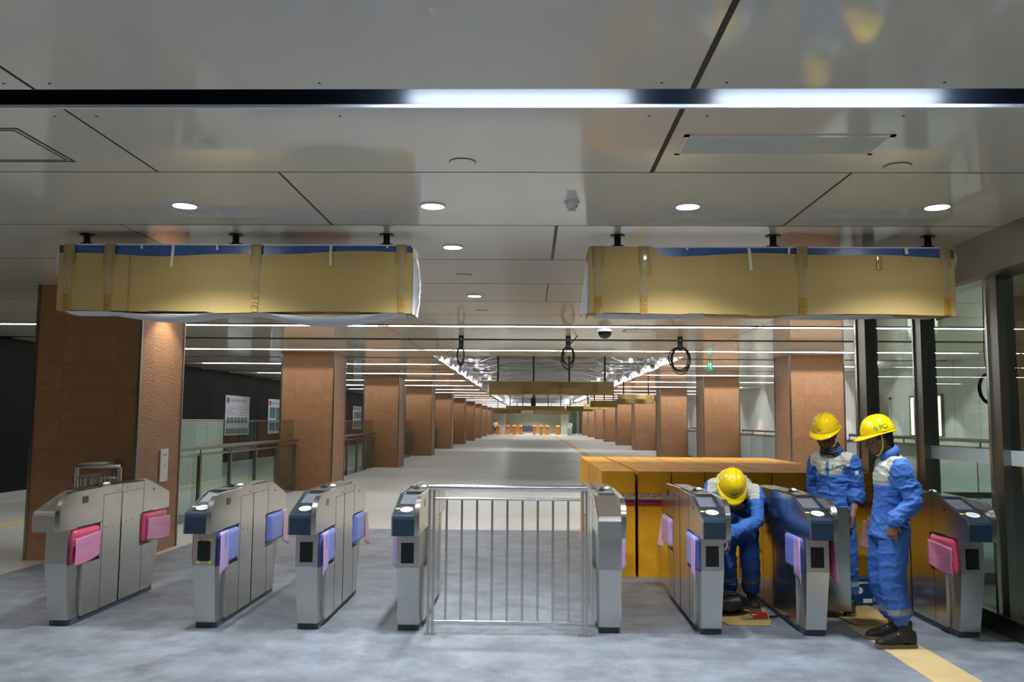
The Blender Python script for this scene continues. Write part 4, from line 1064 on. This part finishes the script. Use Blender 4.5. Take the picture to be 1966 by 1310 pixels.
def finish(me, mats, name, parent, loc, smooth=True):
    me.materials.clear()
    for m in mats: me.materials.append(m)
    L = V(loc)
    for v in me.vertices: v.co -= L
    if smooth:
        for p in me.polygons: p.use_smooth = True
    box_uv(me); me.name = name
    o = bpy.data.objects.new(name, me); COL.objects.link(o); o.parent = parent; return o
def bvh_of(me): return BVHTree.FromPolygons([v.co.copy() for v in me.vertices], [list(p.vertices) for p in me.polygons])
def decal(bvh, vs, fs, c, right, up, d, lift, loc, name, m, parent, thick=0):
    # lay a flat shape (2D verts) on the surface met when going from c along d
    out = []; right = V(right); up = V(up); d = V(d).normalized(); ok = True
    for v in vs:
        o = V(c) + right * v[0] + up * v[1] - d * .3
        h, n, _, _ = bvh.ray_cast(o, d, .8)
        if h is None: h = out[-1] + V(loc) if out else V(c)
        else: h = h - d * lift
        out.append(h - V(loc))
    return MB().add(out, fs, 0, False).build(name, m, parent)
def grid2(w, h_, nx=8, ny=5, shape=None):
    vs = []; fs = []
    for j in range(ny + 1):
        for i in range(nx + 1):
            x = -w / 2 + w * i / nx; y = -h_ / 2 + h_ * j / ny
            if shape: x, y = shape(x, y)
            vs.append((x, y))
    for j in range(ny):
        for i in range(nx): a = j * (nx + 1) + i; fs.append((a, a + 1, a + nx + 2, a + nx + 1))
    return vs, fs
def flat_text(txt, size, bold=0.0):
    vs, fs = text_mesh(txt, size, bold); return [(v.x, v.y) for v in vs], fs
def logo_mark(sz):   # the angular S-like mark in front of the letters
    P = [(-.5, .15), (0, .6), (.5, .15), (.28, .15), (0, .38), (-.2, .17), (.0, .0), (-.28, .0), (-.5, .15)]
    v1 = [(-.5, .12), (0, .6), (.45, .18), (.2, .18), (0, .36), (-.18, .16), (.12, -.04), (-.18, -.04)]
    v2 = [(-x, -y) for x, y in v1]
    vs = [(x * sz, y * sz) for x, y in v1 + v2]
    return vs, [tuple(range(8)), tuple(range(8, 16))]

def hard_hat(parent, loc, c, f, u, sc=1.0):
    f, s, u = frame(f, u); c = V(c); L = V(loc)
    nphi, nth = 56, 16; vs = []; fs = []
    a, b, h_ = .132 * sc, .114 * sc, .135 * sc
    for j in range(nth + 1):
        t = j / nth * PI / 2
        for i in range(nphi):
            ph = 2 * PI * i / nphi; ct = math.cos(t) ** .82; st = math.sin(t)
            x, y, z = a * ct * math.cos(ph), b * ct * math.sin(ph), h_ * st
            ridge = .006 * math.exp(-(y / .012) ** 2) * (1 if abs(x) < .1 * sc else .2) + .003 * math.exp(-((abs(y) - .045) / .009) ** 2) * (x > -.1) * (x < .09)
            nrm = V((x / a / a, y / b / b, z / h_ / h_)).normalized(); q = V((x, y, z)) + nrm * ridge
            vs.append(c - L + f * q.x + s * q.y + u * q.z)
    for j in range(nth):
        for i in range(nphi): k = j * nphi + i; k2 = j * nphi + (i + 1) % nphi; fs.append((k, k2, k2 + nphi, k + nphi))
    fs.append(tuple(nth * nphi + i for i in range(nphi)))
    m_ = MB(); m_.add(vs, fs, 0, True); hat = m_.build('hard_hat', M['helmet'], parent); so = hat.modifiers.new('s', 'SOLIDIFY'); so.thickness = .003; so.offset = -1
    # brim
    vs = []; fs = []
    for r in range(5):
        for i in range(nphi):
            ph = 2 * PI * i / nphi; cc = max(0, math.cos(ph)); w = (.012 + .052 * cc ** 1.5) * r / 4
            x, y = (a + w) * math.cos(ph), (b + w * .75) * math.sin(ph)
            z = -.004 * r / 4 - (.02 * (r / 4) ** 1.5) * cc ** 2 - .004 * (r == 4) + .012 * (1 - abs(math.cos(ph))) * 0
            vs.append(c - L + f * x + s * y + u * z)
    for r in range(4):
        for i in range(nphi): k = r * nphi + i; k2 = r * nphi + (i + 1) % nphi; fs.append((k, k2, k2 + nphi, k + nphi))
    m_ = MB(); m_.add(vs, fs, 0, True); br = m_.build('brim', M['helmet'], hat); so = br.modifiers.new('s', 'SOLIDIFY'); so.thickness = .004
    for sg in (1, -1):   # raised side slots
        q = MB(); q.bbox(-.02, .02, -.004, .004, -.006, .006, .002)
        q.xf(lambda v: c - L + f * v.x + s * (sg * (b + .002) + v.y) + u * (v.z + .014)); q.build('side_slot', M['helmet'], hat)
    me = MB(); me.ell(c, (a, b, h_), Matrix((f, s, u)).transposed(), 0, 40)
    return hat, BVHTree.FromPolygons([V(v) for v in me.v], me.f), (f, s, u, c)

def shoe(mb, sole, ank, tdir, L=.30, sc=1.0):
    d = V((tdir[0], tdir[1], 0)).normalized(); s = V((0, 0, 1)).cross(d); A = V(ank); g = V((A.x, A.y, 0)); up = V((0, 0, 1))
    heel = g - d * .075 * sc
    R = [(0, .028, .05, .055), (.03, .036, .058, .062), (.09, .038, .06, .065), (.15, .042, .05, .05), (.21, .048, .042, .038), (.26, .045, .035, .032), (.29, .03, .03, .022)]
    mb.loft([(heel + d * x * sc + up * (zr + .008), s * w, up * zr) for x, w, zc, zr in R], 0, 18)
    mb.tube([A + up * .03, A - up * .02, A - up * .05], [.045, .048, .05], 14)
    pr = []
    for x, w in ((-.008, .02), (.01, .036), (.09, .04), (.16, .042), (.22, .051), (.27, .046), (.30, .025)): pr.append((x, w))
    pts = [heel + d * x * sc + s * w for x, w in pr] + [heel + d * x * sc - s * w for x, w in pr[::-1]]
    sole.prism_z([(p.x, p.y) for p in pts], .0, .026)

def person(label, J, head_f, head_u, tf, opt):
    """J: joints in metres; tf: torso facing; builds body, jacket, trousers, shoes, hat"""
    base = V((J['pel'][0], J['pel'][1], 0)); t_ = thing('person', label, 'person', base, group=opt.get('group'))
    hf, hs, hu = frame(head_f, head_u); Hc = V(J['head'])
    vx = opt.get('voxel', .0045)
    Rm = Matrix((hf, hs, hu)).transposed()
    pel, chest, neck = V(J['pel']), V(J['chest']), V(J['neck'])
    f = V(tf).normalized(); lS, rS = V(J['shL']), V(J['shR']); s = (lS - rS).normalized()
    def ax(p, q):    # cross-section axes for the spine direction p->q
        d = (q - p).normalized(); a = (s - d * s.dot(d)).normalized(); return a, a.cross(d) if a.cross(d).dot(f) > 0 else -a.cross(d)
    # ---- body
    b = MB()
    b.ell(Hc + hu * .02, (.094, .074, .098), Rm, 0, 24); b.ell(Hc + hf * .028 - hu * .055, (.062, .054, .056), Rm, 0, 20); b.ell(Hc + hf * .062 - hu * .088, (.024, .026, .02), Rm, 0, 12)
    b.ell(Hc + hf * .098 - hu * .030, (.020, .0135, .015), Rm, 0, 12); b.ell(Hc + hf * .090 - hu * .008, (.014, .010, .03), Rm, 0, 12)
    b.ell(Hc + hf * .080 - hu * .061, (.014, .025, .0065), Rm, 0, 12); b.ell(Hc + hf * .078 - hu * .070, (.013, .021, .007), Rm, 0, 12)
    b.ell(Hc + hf * .078 + hu * .022, (.016, .05, .010), Rm, 0, 14)
    for q in (1, -1):
        b.ell(Hc + hs * .078 * q - hu * .012 - hf * .004, (.017, .010, .029), Rm, 0, 12); b.ell(Hc + hs * .045 * q + hf * .062 - hu * .03, (.024, .022, .02), Rm, 0, 12)
    limb(b, [neck - (Hc - neck).normalized() * .04, neck + (Hc - neck) * .45, Hc - hu * .05 - hf * .012], [.066, .056, .056], 18)
    a1, f1 = ax(pel, chest); a2, f2 = ax(chest, neck)
    b.loft([(pel - (chest - pel).normalized() * .10, a1 * .10, f1 * .08), (pel, a1 * .145, f1 * .095), (pel.lerp(chest, .5), a1 * .125, f1 * .085), (chest, a1 * .15, f1 * .10), (chest.lerp(neck, .55), a2 * .155, f2 * .085), (chest.lerp(neck, .9), a2 * .07, f2 * .05)], 0, 24)
    for S_ in 'LR':
        sh, el, wr = V(J['sh' + S_]), V(J['el' + S_]), V(J['wr' + S_])
        limb(b, [chest.lerp(neck, .6).lerp(sh, .5), sh, sh.lerp(el, .5), el, el.lerp(wr, .35), wr], [.06, .05, .043, .036, .037, .025])
        hp, kn, an = V(J['hp' + S_]), V(J['kn' + S_]), V(J['an' + S_])
        limb(b, [hp, hp.lerp(kn, .5), kn, kn.lerp(an, .35), an], [.078, .068, .05, .05, .034])
        td = V(J['toe' + S_]); b.ell(an + td * .02 - V((0, 0, .03)), (.034, .034, .03), None, 0, 12)
        hd, hn = J['hd' + S_]
        if vx < .006: hand(b, wr, hd, hn, 1 if S_ == 'L' else -1, opt.get('curl', (18, 32, 30)))
        else: b.ell(wr + V(hd).normalized() * .06, (.03, .03, .06), None, 0, 10)
    me = bake(b, vx, 4); body = finish(me, [M['skin']], 'body', t_, base)
    if vx < .006:
        for q in (1, -1):
            e_ = MB(); e_.ell(Hc + hf * .0795 + hs * .031 * q - hu * .0 - base, (.008, .0125, .006), Rm, 0, 12); e_.build('eye', M['white'], t_)
            e_ = MB(); e_.ell(Hc + hf * .0855 + hs * .031 * q - hu * .001 - base, (.003, .006, .0055), Rm, 0, 8); e_.build('pupil', M['black'], t_)
            e_ = MB(); e_.ell(Hc + hf * .088 + hs * .031 * q + hu * .020 - base, (.006, .018, .004), Rm, 0, 10); e_.build('eyebrow', M['hair'], t_)
    # hair
    h_ = MB(); h_.ell(Hc + hu * .028 - hf * .014, (.098, .080, .098), Rm, 0, 24); h_.ell(Hc - hu * .018 - hf * .052, (.052, .066, .062), Rm, 0, 20)
    me = bake(h_, max(vx, .006), 4); wrinkle(me, .003, 40); finish(me, [M['hair']], 'hair', t_, base)
    # ---- jacket
    w = opt.get('girth', 1.0); j = MB()
    low = pel - (chest - pel).normalized() * opt.get('hem', .12)
    j.loft([(low, a1 * .192 * w, f1 * .156 * w), (pel, a1 * .172 * w, f1 * .135 * w), (pel.lerp(chest, .5), a1 * .165 * w, f1 * .130 * w), (chest, a1 * .182 * w, f1 * .135 * w), (chest.lerp(neck, .35), a2 * .185 * w, f2 * .125 * w), (chest.lerp(neck, .72), a2 * .15 * w, f2 * .10 * w), (neck + (neck - chest).normalized() * .0, a2 * .075, f2 * .075)], 0, 32)
    for S_ in 'LR':
        sh, el, wr = V(J['sh' + S_]), V(J['el' + S_]), V(J['wr' + S_]); inn = chest.lerp(neck, .62).lerp(sh, .45)
        end = el.lerp(wr, opt.get('sleeve' + S_, .93))
        limb(j, [inn, sh, sh.lerp(el, .5), el, el.lerp(end, .5), end], [.074, .076, .067, .059, .054, .047 if opt.get('sleeve' + S_, .93) > .5 else .066], 18)
        if opt.get('sleeve' + S_, .93) > .5: limb(j, [end - (wr - el).normalized() * .05, end], [.054, .055], 16, False)
        else: limb(j, [end - (wr - el).normalized() * .05, end + (wr - el).normalized() * .012], [.072, .070], 16, False)
    me = bake(j, .0065 if vx < .006 else .015, 3); 
    if vx < .006: wrinkle(me, .011, 6.5, (1, 1, 1.7), 3); wrinkle(me, .004, 17, (1, 1, 1.5), 8)
    up_ = (neck - chest).normalized(); y0 = opt.get('yoke', .02)
    me.materials.clear(); 
    for m_ in opt.get('mats', (M['blueshirt'], M['beige'], M['reflect'])): me.materials.append(m_)
    if len(me.materials) > 1:
        for p in me.polygons:
            q = p.center - chest; tt = q.dot(up_); lat = abs((p.center - chest.lerp(neck, .6)).dot(s)); wid = .165 + .03 * min(1, max(0, (tt - y0) / .12))
            wid = opt.get('yokew', wid); arm = False
            for S_ in 'LR':
                sh, el = V(J['sh' + S_]), V(J['el' + S_]); d_ = el - sh; k_ = (p.center - sh).dot(d_) / d_.length_squared
                if k_ > opt.get('armk', .12) and ((p.center - sh) - d_ * k_).length < .105: arm = True
                wr = V(J['wr' + S_]); d_ = wr - el; k_ = (p.center - el).dot(d_) / d_.length_squared
                if k_ > -.15 and ((p.center - el) - d_ * k_).length < .09: arm = True
            if arm: p.material_index = 0; continue
            p.material_index = 1 if (tt > y0 and lat < wid) else (2 if (tt > y0 - .035 and lat < wid and tt <= y0) else 0)
    bv = bvh_of(me)
    L = base
    for v in me.vertices: v.co -= L
    for p in me.polygons: p.use_smooth = True
    jo = bpy.data.objects.new('jacket', me); COL.objects.link(jo); jo.parent = t_
    if vx < .006:
        # collar
        cdir = (Hc - neck).normalized(); n_ = 20; vs = []; fs = []
        cu_, cf_ = (s - cdir * s.dot(cdir)).normalized(), None; cf_ = cu_.cross(cdir); cf_ = cf_ if cf_.dot(hf) > 0 else -cf_
        for r_, (hh, ra) in enumerate(((-.02, .085), (.012, .076), (.038, .073), (.040, .080), (.018, .088), (-.012, .096))):
            for i in range(n_):
                ph = math.radians(32) + (2 * PI - math.radians(64)) * i / (n_ - 1)
                vs.append(neck - L + cdir * (hh + .012) + cf_ * ra * math.cos(ph) + cu_ * ra * 1.02 * math.sin(ph))
        for r_ in range(5):
            for i in range(n_ - 1): a = r_ * n_ + i; fs.append((a, a + 1, a + n_ + 1, a + n_))
        q = MB(); q.add(vs, fs, 0, True); co = q.build('collar', M['blueshirt'], jo); so = co.modifiers.new('s', 'SOLIDIFY'); so.thickness = .004
    # ---- trousers
    tr = MB(); tw = opt.get('leg', 1.0)
    tr.loft([(pel + (chest - pel).normalized() * .08, a1 * .15 * w, f1 * .11 * w), (pel, a1 * .160 * w, f1 * .120 * w), (pel.lerp((V(J['hpL']) + V(J['hpR'])) / 2, 1.0) - V((0, 0, .08)), s * .15, f * .11)], 0, 28)
    for S_ in 'LR':
        hp, kn, an = V(J['hp' + S_]), V(J['kn' + S_]), V(J['an' + S_]); cuff = kn.lerp(an, opt.get('cuff' + S_, .9))
        limb(tr, [hp, hp.lerp(kn, .35), kn, kn.lerp(cuff, .5), kn.lerp(cuff, .85), cuff], [.112 * tw, .112 * tw, .094 * tw, .088 * tw, .084 * tw, .062 * tw], 20, True)
    me = bake(tr, .0065 if vx < .006 else .015, 3)
    if vx < .006: wrinkle(me, .010, 5.5, (1, 1, 1.9), 11); wrinkle(me, .0035, 15, (1, 1, 2), 5)
    me.materials.clear()
    for m_ in opt.get('tmats', (M['blueshirt'], M['reflect'])): me.materials.append(m_)
    if len(me.materials) > 1:
        for p in me.polygons:
            for S_ in 'LR':
                kn, an = V(J['kn' + S_]), V(J['an' + S_]); d_ = an - kn; q = (p.center - kn).dot(d_) / d_.length_squared
                lat = ((p.center - kn) - d_ * q).length
                lo = opt.get('band', .52)
                if lo < q < lo + .11 and lat < .13: p.material_index = 1
    for v in me.vertices: v.co -= L
    for p in me.polygons: p.use_smooth = True
    to = bpy.data.objects.new('trousers', me); COL.objects.link(to); to.parent = t_
    for S_ in 'LR':
        sm2 = MB(); so2 = MB(); shoe(sm2, so2, J['an' + S_], J['toe' + S_])
        me = bake(sm2, .006 if vx < .006 else .014, 3); o = finish(me, [M['shoe']], 'shoe', t_, base)
        so2.xf(lambda v: v - L).build('sole', M['sole'], o)
        if vx < .006:
            d = V((J['toe' + S_][0], J['toe' + S_][1], 0)).normalized(); sd = V((0, 0, 1)).cross(d); A = V(J['an' + S_])
            for i in range(4):
                c_ = V((A.x, A.y, 0)) + d * (.065 + .026 * i) + V((0, 0, .108 - .014 * i))
                MB().tube([c_ - sd * .030 - L - V((0, 0, .010)), c_ - L, c_ + sd * .030 - L - V((0, 0, .010))], .004, 6).build('lace', M['mtape'], o)
            if opt.get('sock'): MB().tube([A + V((0, 0, .0)) - L, A + V((0, 0, .10)) - L], [.050, .050], 14).build('sock', M['sock'], t_)
    return t_, jo, bv, base, (hf, hs, hu, Hc)

PCI = flat_text('PCI', .046, .0014)
def chin_strap(parent, base, hd, hatc):
    hf, hs, hu, Hc = hd
    for q in (1, -1):
        p = [hatc + hs * .108 * q + hf * .02 - hu * .0, Hc + hs * .083 * q + hf * .02 - hu * .05, Hc + hf * .045 + hs * .045 * q - hu * .105, Hc + hf * .055 - hu * .118]
        pp, r_ = spl(p, [.006] * 4, 6); MB().tube([x - base for x in pp], r_, 8).build('chin_strap', M['ytape'] if q > 0 else M['matte_black'], parent)

# worker in profile, nearest the camera on the right
J3 = dict(pel=(2.735, 6.70, .90), chest=(2.765, 6.70, 1.18), neck=(2.745, 6.70, 1.40), head=(2.672, 6.70, 1.525),
    shL=(2.755, 6.53, 1.31), shR=(2.79, 6.87, 1.31), elL=(2.815, 6.47, 1.06), wrL=(2.655, 6.46, .925), elR=(3.02, 6.93, 1.13), wrR=(2.92, 6.82, .99),
    hpL=(2.735, 6.62, .84), hpR=(2.735, 6.78, .84), knL=(2.70, 6.60, .48), knR=(2.69, 6.80, .48), anL=(2.775, 6.585, .09), anR=(2.80, 6.82, .09),
    toeL=(-1, -.05, 0), toeR=(-1, .06, 0), hdL=((-.03, .0, -1), (.5, .8, 0)), hdR=((-.8, -.5, -.3), (0, .3, -1)))
p3, j3, bv3, b3, hd3 = person('person in yellow hard hat and blue workwear standing in profile before the rightmost gate', J3, (-.955, -.02, -.26), (-.26, 0, .96), (-1, 0, 0),
    dict(yoke=.045, cuffL=.70, cuffR=.70, sock=True, band=.50, hem=.12, leg=.96, girth=.92))
hat, hbv, hfr = hard_hat(p3, b3, (2.668, 6.70, 1.575), (-.965, -.02, -.24), (-.24, 0, .965))
rt, upv, dv = hfr[0] * -1, hfr[2], hfr[1] * -1     # seen from the person's left side
vs, fs = PCI; decal(hbv, vs, fs, hfr[3] + upv * .045 + rt * .010, rt, upv, dv, .003, b3, 'hat_lettering', M['hgreen'], hat)
vs, fs = logo_mark(.036); decal(hbv, vs, fs, hfr[3] + upv * .045 - rt * .050, rt, upv, dv, .003, b3, 'hat_logo', M['hgreen'], hat)
chin_strap(p3, b3, hd3, hfr[3])
vs, fs = grid2(.12, .05); decal(bv3, vs, fs, (2.61, 6.5, 1.13), (.6, -.8, 0), (0, 0, 1), (.8, .6, 0), .006, b3, 'pocket_flap', M['blueshirt'], j3)
vs, fs = grid2(.08, .035); decal(bv3, vs, fs, (2.79, 6.45, 1.20), (1, 0, 0), (0, 0, 1), (0, 1, 0), .006, b3, 'sleeve_flap', M['blueshirt'], j3)
vs, fs = flat_text('PCI', .04, .001); decal(bv3, vs, fs, (2.65, 6.5, 1.27), (.5, -.86, 0), (0, 0, 1), (.86, .5, 0), .004, b3, 'chest_lettering', M['hteal'], j3)
vs, fs = logo_mark(.075); decal(bv3, vs, fs, (2.86, 6.6, 1.30), (.5, .86, 0), (0, 0, 1), (-.86, .5, 0), .004, b3, 'back_logo', M['hteal'], j3)

# worker standing behind the open panel, looking down
u2 = (-.62, -.78, 0)
J2 = dict(pel=(2.70, 7.82, .93), chest=(2.705, 7.80, 1.19), neck=(2.675, 7.765, 1.385), head=(2.612, 7.70, 1.535),
    shL=(2.812, 7.675, 1.30), shR=(2.595, 7.91, 1.30), elL=(2.868, 7.70, 1.055), wrL=(2.795, 7.62, .83), elR=(2.58, 8.0, 1.06), wrR=(2.60, 7.86, .88),
    hpL=(2.755, 7.77, .86), hpR=(2.625, 7.87, .86), knL=(2.775, 7.73, .47), knR=(2.60, 7.84, .47), anL=(2.80, 7.76, .09), anR=(2.60, 7.88, .09),
    toeL=(-.35, -.93, 0), toeR=(-.7, -.7, 0), hdL=((-.15, -.1, -1), (-.8, .3, 0)), hdR=((.2, -.6, -.8), (0, -.5, .5)))
p2, j2, bv2, b2, hd2 = person('person in yellow hard hat and blue workwear standing behind the open panel, looking down', J2, (-.56, -.66, -.50), (-.30, -.38, .87), u2,
    dict(yoke=.03, sleeveL=.30, sleeveR=.6, girth=.86, leg=.92))
hat, hbv, hfr = hard_hat(p2, b2, (2.612, 7.70, 1.592), (-.60, -.70, -.40), (-.26, -.33, .91))
F_, S_2, U_, C_ = hfr
vs, fs = logo_mark(.05); decal(hbv, vs, fs, C_ + U_ * .05 - S_2 * .01, S_2, U_, -F_, .003, b2, 'hat_logo', M['hgreen'], hat)
vs, fs = flat_text('PCI', .022, .0006); decal(hbv, vs, fs, C_ + U_ * .014 - S_2 * .01, S_2, U_, -F_, .004, b2, 'hat_lettering', M['white'], hat)
vs, fs = grid2(.055, .032); decal(hbv, vs, fs, C_ + U_ * .05 - F_ * .005, -F_, U_, -S_2, .003, b2, 'hat_sticker', M['tyel'], hat)
vs, fs = grid2(.035, .01, 4, 2); decal(hbv, vs, fs, C_ + U_ * .05 - F_ * .005, -F_, U_, -S_2, .005, b2, 'sticker_print', M['posterteal'], hat)
fd = V(u2); sd_ = V((.78, -.62, 0))
for sg in (1, -1):
    vs, fs = grid2(.115, .055, 8, 5, lambda x, y: (x, y - .012 * (1 - (x / .0575) ** 2) * (y < 0))); decal(bv2, vs, fs, V((2.69, 7.80, 1.16)) + sd_ * .085 * sg + fd * .2 - fd * .2, sd_, (0, 0, 1), -fd, .007, b2, 'pocket_flap', M['blueshirt'], j2)
vs, fs = flat_text('PCI', .032, .001); decal(bv2, vs, fs, V((2.69, 7.80, 1.255)) + sd_ * .095, sd_, (0, 0, 1), -fd, .004, b2, 'chest_lettering', M['hteal'], j2)
vs, fs = logo_mark(.022); decal(bv2, vs, fs, V((2.69, 7.80, 1.255)) + sd_ * .05, sd_, (0, 0, 1), -fd, .004, b2, 'chest_logo', M['hteal'], j2)
vs, fs = grid2(.028, .34, 2, 20); decal(bv2, vs, fs, (2.69, 7.80, 1.13), sd_, (0, 0, 1), -fd, .005, b2, 'front_placket', M['blueshirt'], j2)
vs, fs = grid2(.03, .035, 2, 2); decal(bv2, vs, fs, (2.835, 7.6, 1.21), (1, 0, 0), (0, 0, 1), (0, 1, 0), .005, b2, 'sleeve_badge', M['white'], j2)
nk = V(J2['neck']); q = MB()
for k in range(3): q.tube([nk - b2 + V((0, 0, .012 + .022 * k)) + fd * (.01 + .006 * k) + (fd * math.cos(2 * PI * i / 20) + sd_ * math.sin(2 * PI * i / 20)) * (.078 - .006 * k) + V((0, 0, -.022 * math.cos(2 * PI * i / 20))) for i in range(20)], .017, 8, closed=True)
q.build('neck_scarf', M['matte_black'], p2)
chin_strap(p2, b2, hd2, C_)

# worker bending down between two gates
J1 = dict(pel=(1.93, 8.12, .87), chest=(1.84, 7.90, 1.085), neck=(1.79, 7.69, 1.085), head=(1.752, 7.575, 1.075),
    shL=(2.005, 7.77, 1.00), shR=(1.635, 7.80, 1.06), elL=(1.965, 7.60, .79), wrL=(1.72, 7.50, .70), elR=(1.615, 7.62, .82), wrR=(1.66, 7.42, .64),
    hpL=(1.985, 8.07, .80), hpR=(1.86, 8.10, .80), knL=(1.965, 7.84, .46), knR=(1.765, 7.88, .46), anL=(2.00, 7.93, .095), anR=(1.825, 8.02, .095),
    toeL=(-.1, -1, 0), toeR=(-.3, -1, 0), hdL=((-1, -.2, -.3), (0, -.5, -1)), hdR=((-.1, -.7, -.6), (-1, 0, 0)))
p1, j1, bv1, b1, hd1 = person('person in yellow hard hat bending forward between two gates, face hidden', J1, (-.06, -.45, -.89), (-.0, -.89, .45), (-.1, -.75, -.65),
    dict(yoke=-.07, yokew=.225, armk=.32, hem=.08, leg=.88, girth=.88, band=.50))
hat, hbv, hfr = hard_hat(p1, b1, (1.750, 7.545, 1.115), (-.07, -.50, -.86), (-.0, -.86, .50), 1.02)
chin_strap(p1, b1, hd1, hfr[3])
vs, fs = grid2(.05, .03); F_, S_2, U_, C_ = hfr; decal(hbv, vs, fs, C_ + U_ * .045 , S_2, U_, -F_, .003, b1, 'hat_sticker', M['hgreen'], hat)
vs, fs = grid2(.10, .03); decal(bv1, vs, fs, (1.90, 7.6, .93), (1, 0, 0), (0, 0, 1), (0, 1, 0), .006, b1, 'pocket_flap', M['blueshirt'], j1)

# two tiny figures far away
def walker(label, x, y, mats, tmats, hatless=True):
    J = dict(pel=(x, y, .92), chest=(x, y, 1.2), neck=(x, y, 1.42), head=(x, y - .01, 1.57), shL=(x + .18, y, 1.36), shR=(x - .18, y, 1.36), elL=(x + .24, y + .03, 1.1), wrL=(x + .12, y - .15, 1.0), elR=(x - .24, y + .03, 1.1), wrR=(x - .16, y - .1, .92),
        hpL=(x + .09, y, .86), hpR=(x - .09, y, .86), knL=(x + .10, y - .12, .48), knR=(x - .12, y + .08, .48), anL=(x + .08, y - .1, .09), anR=(x - .2, y + .2, .09), toeL=(0, -1, 0), toeR=(-.2, -1, 0), hdL=((-.5, -.3, -.5), (0, 1, 0)), hdR=((0, 0, -1), (0, 1, 0)))
    return person(label, J, (0, -1, -.05), (0, 0, 1), (0, -1, 0), dict(voxel=.012, mats=mats, tmats=tmats))
walker('tiny distant person walking beside the glass booth, pale shirt and light trousers', 4.45, 97.5, (M['shirtw'],), (M['jeans'],))
walker('tiny distant dark haired person in white at the far left counter', -4.35, 106.2, (M['shirtw'],), (M['matte_black'],))

p1.location += V((-.008, 0, .009)); p2.location.z += .011; p3.location.z += .005
